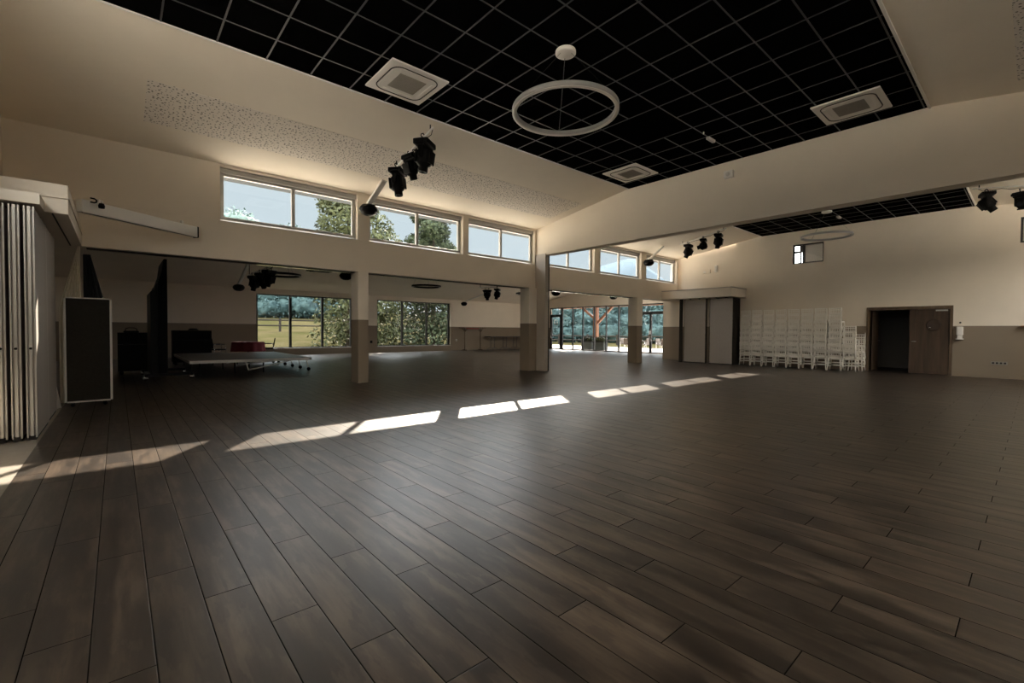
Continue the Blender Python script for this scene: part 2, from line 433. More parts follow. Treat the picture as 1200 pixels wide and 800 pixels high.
# ------------------------------------------------------------------ clerestory wall and beam
WIN = [(1.60, 4.45), (4.75, 7.56), (7.76, 10.42), (10.90, 13.52), (13.88, 16.60), (16.98, 19.46)]
WT = 0.26
b = MB()
b.box(XW, WIN[0][0], YN, YN + WT, SILL, SZ + .1)
for i in range(5): b.box(WIN[i][1], WIN[i + 1][0], YN, YN + WT, SILL, HEAD)
b.box(WIN[5][1], XE, YN, YN + WT, SILL, HEAD)
b.box(WIN[0][0], XE, YN + 0.004, YN + WT, HEAD, SZ + .1)
struct(b.build('wall_north', M['wall']))
b = MB().box(XW, XE, YN, YN + 0.42, BEAM, SILL - 0.001)
struct(b.build('beam', M['wall'], None, 0.006))
struct(MB().box(XW + .01, XE - .01, YN - 0.012, YN, BEAM, BEAM + 0.17).build('trim_3', M['wall']))
# partition track under the beam
g = MB(); g.box(-0.4, XE - 1.4, YN + 0.12, YN + 0.16, BEAM - 0.012, BEAM); g.box(-0.4, XE - 1.4, YN + 0.20, YN + 0.24, BEAM - 0.012, BEAM)
struct(g.build('trim_4', M['black_metal']))
struct(MB().box(-0.4, XE - 1.4, YN + 0.25, YN + 0.41, BEAM - 0.004, BEAM).build('trim_10', mat('polished_track', (.75, .74, .72), .12, 1.0)))
# roof edge outside and the lower roof
struct(MB().box(XW - .3, XE + .3, YN + WT, 11.50, 4.48, 4.85).build('roof_eave', M['eave']))

def window(name, x0, x1):
    y0 = YN + 0.13
    f = MB(); fz0, fz1 = SILL + 0.04, HEAD - 0.005
    e = 0.085
    f.box(x0, x0 + e, y0, y0 + 0.07, fz0, fz1); f.box(x1 - e, x1, y0, y0 + 0.07, fz0, fz1)
    f.box(x0 + e, x1 - e, y0, y0 + 0.07, fz0, fz0 + 0.075); f.box(x0 + e, x1 - e, y0, y0 + 0.07, fz1 - 0.15, fz1)
    o = struct(f.build(name, M['grey_frame'], None, 0.004))
    xm = (x0 + x1) / 2
    MB().box(xm - 0.035, xm + 0.035, y0 - 0.005, y0 + 0.075, fz0 + .075, fz1 - .15).build('mullion', M['grey_frame'], o, 0.004)
    MB().box(x0 + .002, x1 - .002, y0 - 0.05, y0 - 0.004, fz1 - 0.10, fz1).build('blind_box', M['grey_frame'], o, 0.008)
    for a, c in ((x0 + e, xm - .035), (xm + .035, x1 - e)):
        MB().box(a, c, y0 + 0.03, y0 + 0.036, fz0 + .075, fz1 - .15).build('pane', M['glass'], o)
    MB().prism([(YN - .012, SILL - .006), (YN - .012, SILL - .002), (y0, SILL + .055), (y0, SILL - .0)], 0, x0 + .001, x1 - .001).build('sill', M['trim'], o)
    return o
for i, (a, c) in enumerate(WIN): window('window_%d' % (i + 1), a, c)

# pillars under the beam
def pillar(name, x0, x1, y0, y1):
    return struct(MB().box(x0, x1, y0, y1, 0, BEAM).build(name, M['dado'], None, 0.004))
pillar('pillar', 4.43, 4.69, 10.82, 11.26)
pillar('pillar.001', 10.12, 10.46, 10.82, 11.26)
pillar('pillar.002', 16.22, 16.62, 10.82, 11.26)

# ------------------------------------------------------------------ bulkhead across the hall with its end jamb
b = MB().prism([(YS, BZ), (YN - .002, BZ), (YN - .002, slope_z(YN)), (CY1, CZ + .2), (CY0, CZ + .2), (YS, slope_z(YS))], 0, BX0, BX1)
struct(b.build('bulkhead', M['wall']))
struct(MB().box(BX0 - 0.012, BX1 + .012, YS, YN - .45, BZ - 0.012, BZ + 0.10).build('trim_5', M['wall']))
b = MB().box(BX0 - 0.04, BX0 + 0.10, YN - 0.47, YN - .004, 0, BZ + 0.03)
struct(b.build('partition_jamb', mat('pale_jamb', (0.42, 0.375, 0.32), .5), None, .004))
struct(MB().box(BX0 + 0.10, BX0 + 0.17, YN - 0.45, YN - .02, 0, BZ - .02).build('partition_jamb_seal', M['seal']))
struct(MB().box(BX0 - .035, BX0 + .0, YN - .0, 11.22, 0, BEAM).build('pillar_reveal', M['seal']))

# ------------------------------------------------------------------ east wall with doorway and inner windows
DY0, DY1, DZ = 1.70, 3.86, 2.19
b = MB(); X0, X1 = XE, XE + 0.2
HY0, HY1, HZ0, HZ1 = 5.18, 6.20, 3.93, 4.67
b.box(X0, X1, YS, DY0, 0, DZ); b.box(X0, X1, DY1, 8.30, 0, DZ)
b.box(X0, X1, YS, 8.30, DZ, HZ0)
b.box(X0, X1, HY1, 8.30, HZ0, HZ1); b.box(X0, X1, 0.36, HY0, HZ0, HZ1); b.box(X0, X1, YS, -0.7, HZ0, HZ1)
b.box(X0, X1, YS, 8.30, HZ1, CZ + .3)
struct(b.build('wall_east', M['dado']))
struct(MB().box(X0 + .07, X1, 8.30, YN + .42, 0, CZ).build('wall_east_end', M['dado']))
def inner_window(name, y0, y1):
    f = MB(); fw_ = 0.05
    f.box(X0 + .08, X0 + .14, y0, y0 + fw_, HZ0, HZ1); f.box(X0 + .08, X0 + .14, y1 - fw_, y1, HZ0, HZ1)
    f.box(X0 + .08, X0 + .14, y0 + fw_, y1 - fw_, HZ0, HZ0 + fw_); f.box(X0 + .08, X0 + .14, y0 + fw_, y1 - fw_, HZ1 - fw_, HZ1)
    f.box(X0 + .08, X0 + .14, y1 - .36, y1 - .32, HZ0 + fw_, HZ1 - fw_)
    o = struct(f.build(name, M['dark_frame']))
    MB().box(X0 + .10, X0 + .106, y0 + fw_, y1 - fw_, HZ0 + fw_, HZ1 - fw_).build('pane', M['glass'], o)
    return o
inner_window('window_7', HY0, HY1); inner_window('window_8', -0.7, 0.36)
# the upper room and corridor behind the east wall
b = MB(); XB = 22.4
b.box(X1, XB, 4.1, 4.2, 0, 3.0); b.box(X1, XB, 1.2, 1.3, 0, 3.0); b.box(XB, XB + .1, 1.2, 4.2, 0, 3.0); b.box(X1, XB, 1.2, 4.2, 2.6, 2.7)
struct(b.build('wall_corridor', paint('dark_corridor_paint', (0.20, 0.19, 0.18))))
struct(MB().box(X1, 23.2, 4.3, 8.3, 3.55, 3.65).build('floor_mezzanine', M['wall']))
b = MB(); b.box(X1, 23.2, 4.2, 4.3, 3.65, 5.2); b.box(23.2, 23.3, 4.2, 6.83, 3.65, 5.2); b.box(X1, 23.3, 4.2, 9.6, 5.2, 5.3); b.box(23.2, 23.3, 8.9, 9.6, 3.65, 5.2); b.box(X1, 23.3, 9.5, 9.6, 3.65, 5.2)
b.box(23.2, 23.3, 6.83, 8.9, 3.65, 4.0)
f = MB(); f.box(23.16, 23.22, 6.82, 6.87, 4.0, 5.2); f.box(23.16, 23.22, 6.97, 7.03, 4.0, 5.2); f.box(23.16, 23.22, 6.87, 6.97, 4.89, 5.2); f.box(23.16, 23.22, 7.03, 7.6, 4.87, 4.97)
f.box(23.16, 23.22, 7.6, 7.7, 4.0, 5.2); f.box(23.16, 23.22, 8.84, 8.9, 4.0, 5.2)
struct(f.build('window_22', M['dark_frame']))
struct(b.build('wall_mezzanine', paint('grey_store_paint', (0.26, 0.26, 0.255))))
struct(MB().box(X1, 22, -1.2, 0.9, 3.65, 5.2).build('wall_store', M['wall']))

# ------------------------------------------------------------------ south and west walls (behind the camera)
b = MB()
b.box(XW, XE, YS - 0.25, YS, 0, 3.2); b.box(XW, XE, YS - .25, YS, HEAD, SZ + .1)
ADDED_SW = [(-0.9, 1.6), (1.9, 4.4), (11.4, 18.9)]  # high south windows, added out of view to light the hall
px = XW
for a, c in ADDED_SW: b.box(px, a, YS - .25, YS, 3.2, HEAD); px = c
b.box(px, XE, YS - .25, YS, 3.2, HEAD)
struct(b.build('wall_south', M['dado']))
for i, (a, c) in enumerate(ADDED_SW):
    f = MB(); f.box(a, a + .06, YS - .16, YS - .09, 3.2, HEAD); f.box(c - .06, c, YS - .16, YS - .09, 3.2, HEAD); f.box((a + c) / 2 - .03, (a + c) / 2 + .03, YS - .16, YS - .09, 3.2, HEAD)
    f.box(a, c, YS - .16, YS - .09, 3.2, 3.27); f.box(a, c, YS - .16, YS - .09, HEAD - .07, HEAD)
    o = struct(f.build('window_%d' % (9 + i), M['grey_frame']))
    MB().box(a + .06, c - .06, YS - .13, YS - .124, 3.27, HEAD - .07).build('pane', M['glass'], o)
b = MB(); WY0, WY1, WB, WZ = -1.9, 7.0, 3.25, 4.55  # high west window band added behind the camera for more daylight
b.box(XW - .2, XW, YS - .25, 11.3, 0, WB); b.box(XW - .2, XW, YS - .25, WY0, WB, CZ + .3); b.box(XW - .2, XW, WY1, 11.3, WB, CZ + .3); b.box(XW - .2, XW, WY0, WY1, WZ, CZ + .3)
struct(b.build('wall_west', M['wall']))
f = MB(); n = 6; w_ = (WY1 - WY0) / n
for k in range(n + 1):
    y = min(max(WY0 + w_ * k, WY0 + .04), WY1 - .04); f.box(XW - .14, XW - .06, y - .04, y + .04, WB, WZ)
f.box(XW - .14, XW - .06, WY0, WY1, WB, WB + .08); f.box(XW - .14, XW - .06, WY0, WY1, WZ - .08, WZ)
o = struct(f.build('window_12', M['dark_frame']))
for k in range(n): MB().box(XW - .103, XW - .097, WY0 + w_ * k + .04, WY0 + w_ * (k + 1) - .04, WB + .08, WZ - .08).build('pane', M['glass'], o)

# ------------------------------------------------------------------ partition storage soffits
b = MB(); b.box(XW, -0.45, 8.0, YN - .002, BEAM, 3.085)
o = struct(b.build('soffit', M['wall'], None, .006))
struct(MB().box(XW, -0.438, 7.985, YN - .01, BEAM + .19, BEAM + .205).build('trim_6', M['wall']))
struct(MB().box(-0.60, -0.585, 8.02, YN - .01, BEAM - .012, BEAM).build('trim_7', M['seal']))
b = MB(); b.box(18.20, XE + .07, 7.88, YN - .002, BEAM, 3.07)
struct(b.build('soffit.001', M['wall'], None, .006))
struct(MB().box(18.185, XE, 7.86, YN - .01, 3.07, 3.10).build('trim_8', M['panel']))

# ------------------------------------------------------------------ side room shell
WW = [(5.14, 9.95), (11.36, 16.42)]; WZ0, WZ1 = 0.34, 3.06
b = MB(); Y0, Y1 = SYF, SYF + 0.32
xs = [SXW] + [k for p in WW for k in p] + [SXE + .2]
for i in range(0, 6, 2): b.box(xs[i], xs[i + 1], Y0, Y1, 0, WZ1)
for a, c in WW: b.box(a, c, Y0, Y1, 0, WZ0)
b.box(SXW, SXE + .2, Y0, Y1, WZ1, 3.6)
struct(b.build('wall_far', M['dado']))
for i, (a, c) in enumerate(WW):
    f = MB(); y = Y0 + 0.2; n = 3
    w_ = (c - a) / n
    for k in range(n + 1):
        x = min(max(a + w_ * k, a + .04), c - .04); f.box(x - .055, x + .055, y - .02, y + .09, WZ0, WZ1)
    f.box(a, c, y, y + .07, WZ0, WZ0 + .06); f.box(a, c, y, y + .07, WZ1 - .06, WZ1)
    o = struct(f.build('window_%d' % (15 + i), M['dark_frame']))
    for k in range(n): MB().box(a + w_ * k + .04, a + w_ * (k + 1) - .04, y + .03, y + .036, WZ0 + .06, WZ1 - .06).build('pane', M['glass'], o)
    MB().box(a, c, Y0 - .02, y - .001, WZ0 - .001, WZ0 + .012).build('sill', M['trim'], o)
struct(MB().box(SXW - .2, SXW, 11.3, SYF + .3, 0, 4.7).build('wall_side_west', M['dado']))
struct(MB().box(SXW, XW, 11.1, 11.3, 0, 3.6).build('wall_side_return', M['dado']))
def roof_strip(g, x0, x1, ya, yb):
    ys_ = sorted({ya, yb} | ({18.0} if ya < 18 < yb else set()))
    g.prism([(y, roof_z(y)) for y in ys_] + [(y, roof_z(y) + .15) for y in reversed(ys_)], 0, x0, x1)
ADDED_SKYL = [(14.6, 16.4), (17.6, 19.4), (20.6, 22.4)]  # unseen roof lights added to brighten the side room's far wall
g = MB(); x = SXW
for a, c in ADDED_SKYL:
    roof_strip(g, x, a, 11.32, 25.6); roof_strip(g, a, c, 11.32, 13.4); roof_strip(g, a, c, 16.4, 25.6); x = c
roof_strip(g, x, SXE + .4, 11.32, 25.6)
struct(g.build('ceiling_side_room', M['slope']))
opal = bpy.data.materials.new('added_opal_rooflight'); opal.use_nodes = True; t_ = opal.node_tree; t_.nodes.clear()
oo = t_.nodes.new('ShaderNodeOutputMaterial'); tr = t_.nodes.new('ShaderNodeBsdfTranslucent'); tr.inputs['Color'].default_value = (.50, .48, .44, 1)
t_.links.new(tr.outputs[0], oo.inputs[0])
for k, (a, c) in enumerate(ADDED_SKYL):
    vs = [(a, 13.4, roof_z(13.4) + .10), (c, 13.4, roof_z(13.4) + .10), (c, 16.4, roof_z(16.4) + .10), (a, 16.4, roof_z(16.4) + .10)]
    struct(MB().add(vs, [(0, 1, 2, 3)]).build('window_%d' % (19 + k), opal))
# glazed gable end
GZ = 2.99; GY0, GY1 = 14.12, 23.42
g = MB(); fx0, fx1 = SXE, SXE + 0.10
g.box(fx0, fx1, 16.32, GY1, GZ - .07, GZ); g.box(fx0, fx1, 16.32, 22.3, 0, .07)
ys = [22.25, 21.23, 20.31, 19.33, 18.35, 17.37, 16.36]
for k, y in enumerate(ys): g.box(fx0, fx1, y - (.07 if k == 0 else .035), y + (.07 if k == 0 else .035), 0, GZ)
g.box(fx0, fx1, GY1 - .06, GY1, 0, GZ)
o = struct(g.build('window_17', M['dark_frame']))
for a, c in zip(ys[1:], ys[:-1]): MB().box(fx0 + .04, fx0 + .046, a + .035, c - .035, .07, GZ - .07).build('pane', M['glass'], o)
MB().box(fx0 + .04, fx0 + .046, 22.32, GY1 - .06, 2.5, GZ - .07).build('pane', M['glass'], o)
def glazed_door(name, y0, y1, z1, leaves):
    f = MB(); f.box(fx0 - .01, fx1 + .01, y0, y1, z1 - .1, z1); f.box(fx0 - .01, fx1 + .01, y0, y0 + .06, 0, z1); f.box(fx0 - .01, fx1 + .01, y1 - .06, y1, 0, z1)
    o = struct(f.build(name, M['dark_frame']))
    n = leaves; w_ = (y1 - y0 - .12) / n
    for k in range(n):
        a = y0 + .06 + w_ * k; c = a + w_; l = MB()
        l.box(fx0 + .01, fx1 - .01, a, a + .07, .01, z1 - .1); l.box(fx0 + .01, fx1 - .01, c - .07, c, .01, z1 - .1)
        l.box(fx0 + .01, fx1 - .01, a, c, .01, .09); l.box(fx0 + .01, fx1 - .01, a, c, z1 - .18, z1 - .1)
        lo = l.build('door_leaf', M['dark_frame'], o)
        MB().box(fx0 + .045, fx0 + .051, a + .07, c - .07, .09, z1 - .18).build('pane', M['glass'], lo)
        MB().tube([(fx0 - .05, a + .035 if k else c - .035, .75), (fx0 - .05, a + .035 if k else c - .035, 1.45)], .014).build('pull_handle', M['chrome'], lo)
    return o
d2 = glazed_door('door_2', 22.32, GY1 - .06, 2.50, 1)
# white arch mark on the door glass
g = MB(); pts = []
for k in range(13):
    a = math.pi * (k / 12); pts.append((SXE + .038, 22.86 + .14 * math.cos(a), 2.02 + .12 * math.sin(a)))
pts = [(SXE + .038, 23.0, 1.80)] + pts + [(SXE + .038, 22.72, 1.80)]
g.tube(pts, .022, 6).build('arch_mark', M['white'], d2)
d3 = glazed_door('door_3', GY0, 16.05, 2.52, 2)
g = MB(); g.box(fx0, fx1, GY0, 16.05, GZ - .06, GZ); g.box(fx0, fx1, GY0, GY0 + .05, 2.52, GZ); g.box(fx0, fx1, 16.0, 16.05, 2.52, GZ)
o = struct(g.build('window_18', M['dark_frame']))
MB().box(fx0 + .04, fx0 + .046, GY0 + .05, 16.0, 2.52, GZ - .06).build('pane', M['glass'], o)
b = MB()
ga = [(GY1, GZ), (GY1, roof_z(GY1) + .1), (18, 4.55), (GY0, roof_z(GY0) + .1), (GY0, GZ)]
b.prism(ga, 0, SXE, SXE + .2)
b.box(SXE, SXE + .2, GY1, SYF, 0, 3.6); b.box(SXE, SXE + .2, 16.05, 16.32, 0, GZ)
b.prism([(GY0, 0), (GY0, roof_z(GY0) + .1), (11.32, roof_z(11.32) + .1), (11.32, 0)], 0, SXE, SXE + .2)
struct(b.build('wall_gable', M['dado']))
struct(MB().box(20.55, SXE, 11.36, 11.85, 0, 3.45).build('wall_niche', M['dado']))
struct(MB().box(19.87, 20.55, 11.32, 11.80, 0, 3.45).build('wall_niche_end', M['dado']))

# ------------------------------------------------------------------ doorway in the east wall
f = MB(); x = XE - .03
f.box(x, X1, DY0, DY0 + .07, 0, DZ); f.box(x, X1, DY1 - .07, DY1, 0, DZ); f.box(x, X1, DY0 + .07, DY1 - .07, DZ - .10, DZ)
door = struct(f.build('door_1', M['frame_wood'], None, .004))
leaf = MB(); n = 5; y0, y1 = DY0 + .075, DY0 + 1.03; w_ = (y1 - y0) / n
for k in range(n): leaf.box(x + .03, x + .08, y0 + w_ * k + .003, y0 + w_ * (k + 1) - .003, .02, DZ - .11)
leaf.box(x + .04, x + .075, y0, y1, .02, DZ - .11)
lo = leaf.build('door_leaf', M['door_wood'], door, .003)
MB().box(x - .0, x + .03, DY0 + .12, DY0 + .40, DZ - .17, DZ - .125).build('door_closer', M['alu'], lo, .004)
MB().tube([(x + .03, y1 - .06, 1.05), (x - .02, y1 - .06, 1.05), (x - .02, y1 - .18, 1.05)], .01).build('door_handle', M['alu'], lo)
leaf = MB()
yo = DY1 - .10
for k in range(n): leaf.box(x + .10 + w_ * k, x + .10 + w_ * (k + 1) - .006, yo - .05, yo, .02, DZ - .11)
leaf.box(x + .10, x + .10 + .95, yo - .045, yo - .005, .02, DZ - .11)
lo2 = leaf.build('door_leaf', M['door_wood'], door, .003)
MB().tube([(x + .95, yo - .06, 1.05), (x + .95, yo - .11, 1.05), (x + .83, yo - .11, 1.05)], .01).build('door_handle', M['alu'], lo2)
t = thing('door_plaque', 'dark oval plaque hung on the closed plank door leaf', 'plaque', (x + .03, 2.14, 1.58))
MB().lathe([(0.001, 0), (.17, 0), (.185, .008), (.19, .018), (.165, .022), (.15, .016), (.001, .016)], 32, Matrix.Rotation(R(-90), 4, 'Y') @ Matrix.Scale(.95, 4)).build('plaque_board', mat('dark_plaque', (0.05, 0.03, 0.02), .3), t)
MB().lathe([(.0, .012), (.022, .010), (.028, 0), (.028, -.004)], 16, Matrix.Translation((-.02, .1, -.085)) @ Matrix.Rotation(R(-90), 4, 'Y')).build('plaque_stud', M['chrome'], t)

# ------------------------------------------------------------------ objects: ceiling
def cassette(label, cx, cy):
    t = thing('air_conditioner', label, 'air conditioner', (cx, cy, CZ), 0, 'ceiling cassette air conditioners')
    a = .475
    f = MB(); f.box(-a, a, -a, a, -.035, -.0065)
    f.build('housing', M['white'], t, .012)
    # grooved surround: rounded loop of dark gap and four louvres
    g = MB(); pts = []
    for sx_, sy_, a0 in ((1, 1, 0), (-1, 1, 90), (-1, -1, 180), (1, -1, 270)):
        for k in range(7):
            an = R(a0 + 90 * k / 6); pts.append((sx_ * .23 + .15 * math.cos(an), sy_ * .23 + .15 * math.sin(an), -.036))
    pts.append(pts[0]); pts.append(pts[1])
    g.tube(pts, .009, 6, False).build('air_slot', M['seal'], t)
    for k in range(4):
        mt = Matrix.Rotation(R(90 * k), 4, 'Z')
        MB().box(-.25, .25, .30, .355, -.045, -.034, mt).build('louvre', M['white'], t, .006)
    g = MB(); g.box(-.22, .22, -.22, .22, -.040, -.034)
    gr = g.build('grille', M['grille'], t)
    s_ = MB()
    for k in range(15): s_.box(-.21, .21, -.205 + k * .029, -.198 + k * .029, -.044, -.039)
    s_.build('grille_slats', M['grille'], gr)
    return t
cassette('square white ceiling air conditioner left of the ring lamp, nearest the slope', 3.45, 6.52)
cassette('square white ceiling air conditioner at the far corner beyond the ring lamp', 9.45, 6.55)
cassette('square white ceiling air conditioner on the right side of the black ceiling', 9.47, 2.15)

def ring_lamp(label, x, y, zc, rad, ztop, group='ring pendant lamps', mring='ring'):
    t = thing('ring_lamp', label, 'lamp', (x, y, zc), 0, group)
    MB().lathe([(rad, .032), (rad, -.03), (rad - .058, -.03), (rad - .058, .032)], 72, None, True, True).build('ring', M[mring], t)
    MB().lathe([(rad - .005, -.03), (rad - .005, -.036), (rad - .053, -.036), (rad - .053, -.03)], 72, None, True, True).build('diffuser', M['diffuser'], t)
    h = ztop - zc
    MB().lathe([(0.001, h), (.135, h), (.14, h - .012), (.14, h - .045), (.125, h - .055), (0.001, h - .055)], 32).build('ceiling_rose', M['white'], t)
    for k in range(3):
        a = R(50 + 120 * k)
        MB().tube([(.08 * math.cos(a), .08 * math.sin(a), h - .05), ((rad - .03) * math.cos(a), (rad - .03) * math.sin(a), .03)], .002 if k else .004, 6).build('cable', M['black_metal'] if k else M['grid'], t)
    return t
ring_lamp('large silver ring lamp hanging from the near black ceiling', 4.70, 4.33, 4.335, .73, CZ - .006)
ring_lamp('ring lamp hanging in the far half of the hall before the inner window', 17.0, 4.43, 4.37, .70, CZ - .006)
for lab, x, y in (('dark ring lamp in the side room above the stage', 3.9, 15.5), ('dark ring lamp in the side room before the second garden window', 9.05, 15.5),
                  ('dark ring lamp in the side room above the long folding tables', 14.15, 15.2)):
    ring_lamp(lab, x, y, 3.0, .56, roof_z(y) + .01, 'ring lamps in the side room', 'black_metal')

def small_box(name, label, cat, c, d, m_, bev=.006, extra=None):
    t = thing(name, label, cat, c)
    MB().cbox((0, 0, 0), d).build('housing', m_, t, bev)
    return t
t = small_box('emergency_light', 'slim white emergency light on the near black ceiling', 'light', (8.98, 4.34, CZ - .026), (.28, .06, .05), M['white'])
MB().cbox((0, 0, -.028), (.24, .04, .008)).build('diffuser', M['diffuser'], t)
MB().tube([(-.4, -.05, .02), (-.4, -.05, -.02)], .012).build('sensor', M['white'], t)
t = small_box('emergency_light', 'slim white emergency light on the far black ceiling', 'light', (18.09, 4.37, CZ - .026), (.30, .08, .05), M['white'])
MB().cbox((0, 0, -.028), (.26, .06, .008)).build('diffuser', M['diffuser'], t)
t = small_box('alarm_sounder', 'small white alarm box on the bulkhead below the black ceiling', 'alarm', (BX0 - .05, 4.62, 4.86), (.10, .20, .16), M['white'], .012)
MB().lathe([(.0, .03), (.04, .028), (.045, 0)], 20, Matrix.Translation((-.05, 0, 0)) @ Matrix.Rotation(R(-90), 4, 'Y')).build('sounder_disc', M['diffuser'], t)
t = small_box('exit_light', 'white emergency light box high on the end wall', 'light', (XE + .03, 9.15, 4.05), (.07, .12, .28), M['white'])
MB().cbox((-.04, 0, 0), (.012, .09, .22)).build('diffuser', M['diffuser'], t)
t = small_box('control_box', 'small white box low beside the emergency light on the end wall', 'box', (XE + .05, 9.58, 3.97), (.05, .34, .16), M['wall'])
MB().cbox((-.028, .08, -.02), (.01, .1, .08)).build('cover', M['white'], t)

# moving head stage lights on bars along the slopes
def moving_head(label, loc, tilt, pan, s=1.0, group='moving head stage lights'):
    t = thing('stage_light', label, 'stage light', loc, pan, group); t.scale = (s, s, s)
    g = MB(); g.box(-.20, .20, -.14, .14, -.17, -.07); g.box(-.235, -.19, -.10, .10, -.155, -.085); g.box(.19, .235, -.10, .10, -.155, -.085)
    g.build('base', M['black'], t, .02)
    for sx_ in (-.09, .09):
        c = MB(); c.tube([(sx_, 0, -.07), (sx_, 0, -.03), (sx_, .03, .0), (sx_, .025, .03), (sx_, -.015, .035), (sx_, -.03, .01)], .011, 6); c.build('clamp', M['black_metal'], t)
    g = MB()
    for sx_ in (-1, 1): g.prism([(-.07, -.18), (.07, -.18), (.05, -.26), (.05, -.38), (.025, -.42), (-.025, -.42), (-.05, -.38), (-.05, -.26)], 0, sx_ * .165 - .02, sx_ * .165 + .02)
    g.box(-.205, .205, -.085, .085, -.20, -.165)
    g.build('yoke', M['black'], t, .02)
    mt = Matrix.Translation((0, 0, -.37)) @ Matrix.Rotation(tilt, 4, 'X')
    h = MB(); h.lathe([(.001, .17), (.10, .165), (.13, .13), (.14, .05), (.14, -.08), (.125, -.13), (.088, -.15), (.085, -.255), (.06, -.255), (.058, -.22)], 20, mt)
    for k in (-1, 1): h.box(-.11, .11, k * .13 - .02, k * .13 + .02, -.10, .12, mt)
    ho = h.build('head', M['black'], t)
    MB().lathe([(.001, -.225), (.058, -.225)], 20, mt).build('lens', M['lens'], ho)
    return t
def bar(label, p0, p1, name='lighting_bar'):
    t = thing(name, label, 'lighting bar', p0, 0, 'lighting bars under the slopes')
    d = Vector(p1) - Vector(p0)
    MB().tube([(0, 0, 0), d], .020, 10).build('pipe', M['white_metal'], t)
    for f_ in (.06, .94):
        q_ = d * f_; top = slope_z(p0[1] + q_.y) if p0[1] + q_.y < YN else roof_z(p0[1] + q_.y)
        MB().tube([q_, (q_.x, q_.y, top - p0[2] + .0)], .011, 6).build('hanger', M['black_metal'], t)
    cpts = [d * 0.02 + Vector((.02, 0, .02))]
    for k in range(1, 12): cpts.append(d * (k / 12) + Vector((.03 + .015 * math.sin(k * 2.1), 0, -.02 - .035 * abs(math.sin(k * 1.1)))))
    MB().tube(cpts, .007, 6).build('cable', M['black'], t)
    return t
bar('white lighting bar under the near slope between the first clerestory windows', (4.45, 7.40, 5.05), (4.55, 9.15, 4.79))
moving_head('black moving head light on the near bar, nearest the black ceiling', (4.46, 7.72, 4.97), R(8), R(35), 1.05)
moving_head('slim black moving head light, middle of the three on the near bar', (4.50, 8.32, 4.88), R(-20), R(100), .88)
moving_head('black moving head light lowest on the near bar, above the clerestory window', (4.54, 8.98, 4.78), R(-6), R(40), 1.0)
bar('white lighting bar in the far half above the end clerestory windows', (16.62, 7.40, 5.05), (16.92, 9.35, 4.76))
moving_head('black stage light nearest the wall on the far half bar', (16.88, 8.98, 4.78), R(25), R(10), .95)
moving_head('round black stage light, middle of the three on the far half bar', (16.78, 8.33, 4.88), R(75), R(20), .85)
moving_head('black stage light nearest the black ceiling on the far half bar', (16.70, 7.72, 4.97), R(10), R(15), .95)
bar('white lighting bar at the right edge of the far black ceiling', (16.62, 1.16, 5.03), (16.80, -0.9, 4.75))
moving_head('black stage light just right of the far black ceiling', (16.80, .90, 4.98), R(-35), R(15), .95)
moving_head('black stage light at the right edge of the photo', (16.90, .26, 4.88), R(80), R(70), .95)
bar('white lighting bar in the side room above the folded stage', (3.3, 14.0, roof_z(14.0) - .75), (3.3, 17.2, roof_z(14.0) - .75))
for lab, y, tl, zo in (('black stage light nearest the hall on the side room bar', 14.4, 20, 0), ('black stage light in the middle of the side room bar', 15.3, -25, 0), ('black stage light farthest along the side room bar', 16.3, 15, 0)):
    moving_head(lab, (3.3, y, roof_z(14.0) - .79), R(tl), R(30), .85)
bar('white lighting bar in the side room beyond the middle pillar', (12.5, 15.0, 3.25), (12.85, 17.2, 3.32))
moving_head('black stage light nearer the hall on the bar beyond the middle pillar', (12.58, 15.5, 3.20), R(15), R(40), .85)
moving_head('black stage light farther along the bar beyond the middle pillar', (12.72, 16.4, 3.22), R(-10), R(-20), .85)

# ball speakers on arms
def ball_speaker(label, ball, root, s=1.0):
    t = thing('ball_speaker', label, 'speaker', ball, 0, 'ball speakers on white arms'); t.scale = (s, s, s)
    MB().lathe([(.001, .09), (.06, .092), (.12, .075), (.155, .035), (.165, 0), (.155, -.04), (.12, -.085), (.07, -.11), (.001, -.118)], 28).build('speaker_body', M['black'], t)
    MB().lathe([(.168, -.008), (.170, 0), (.168, .008)], 28).build('trim_ring', M['black_metal'], t)
    d = (Vector(root) - Vector(ball)) / s
    g = MB(); e = Vector((0, 0, .09)); ax = (d - e); L = ax.length
    q_ = ax.to_track_quat('Z', 'Y').to_matrix().to_4x4(); q_.translation = e
    g.box(-.05, .05, -.025, .025, 0, L, q_); g.build('arm', M['white_metal'], t, .006)
    MB().tube([(0, 0, .085), (0, 0, .12)], .04, 12).build('mount', M['white_metal'], t)
    return t
ball_speaker('black ball speaker on a white arm between the first two clerestory windows', (4.60, 10.60, 4.20), (4.72, 10.0, slope_z(10.0)), 1.3)
ball_speaker('black ball speaker on a white arm between the last two clerestory windows', (16.62, 10.56, 4.17), (16.8, 10.0, slope_z(10.0)), 1.3)
ball_speaker('black ball speaker on an arm in the side room left of the stage lights', (3.45, 19.6, 2.86), (3.9, 18.9, roof_z(18.9)), 1.2)
ball_speaker('black ball speaker on an arm right of the second garden window', (16.75, 24.0, 3.02), (17.6, 22.9, roof_z(22.9)), 1.2)
ball_speaker('black ball speaker just behind the nearest pillar', (4.62, 12.1, 2.74), (4.9, 12.9, roof_z(12.9)))
ball_speaker('black ball speaker under the beam right of the partition jamb', (14.5, 13.8, 2.98), (14.9, 14.6, roof_z(14.6)), 1.2)
ball_speaker('black ball speaker beside the pillar before the glass wall', (16.2, 12.0, 2.80), (16.3, 12.9, roof_z(12.9)))
t = thing('projector', 'flat black projector under the side room ceiling behind the beam', 'projector', (4.05, 12.4, 2.90))
MB().box(-.30, .30, -.22, .22, -.07, .07).build('housing', M['black'], t, .03)
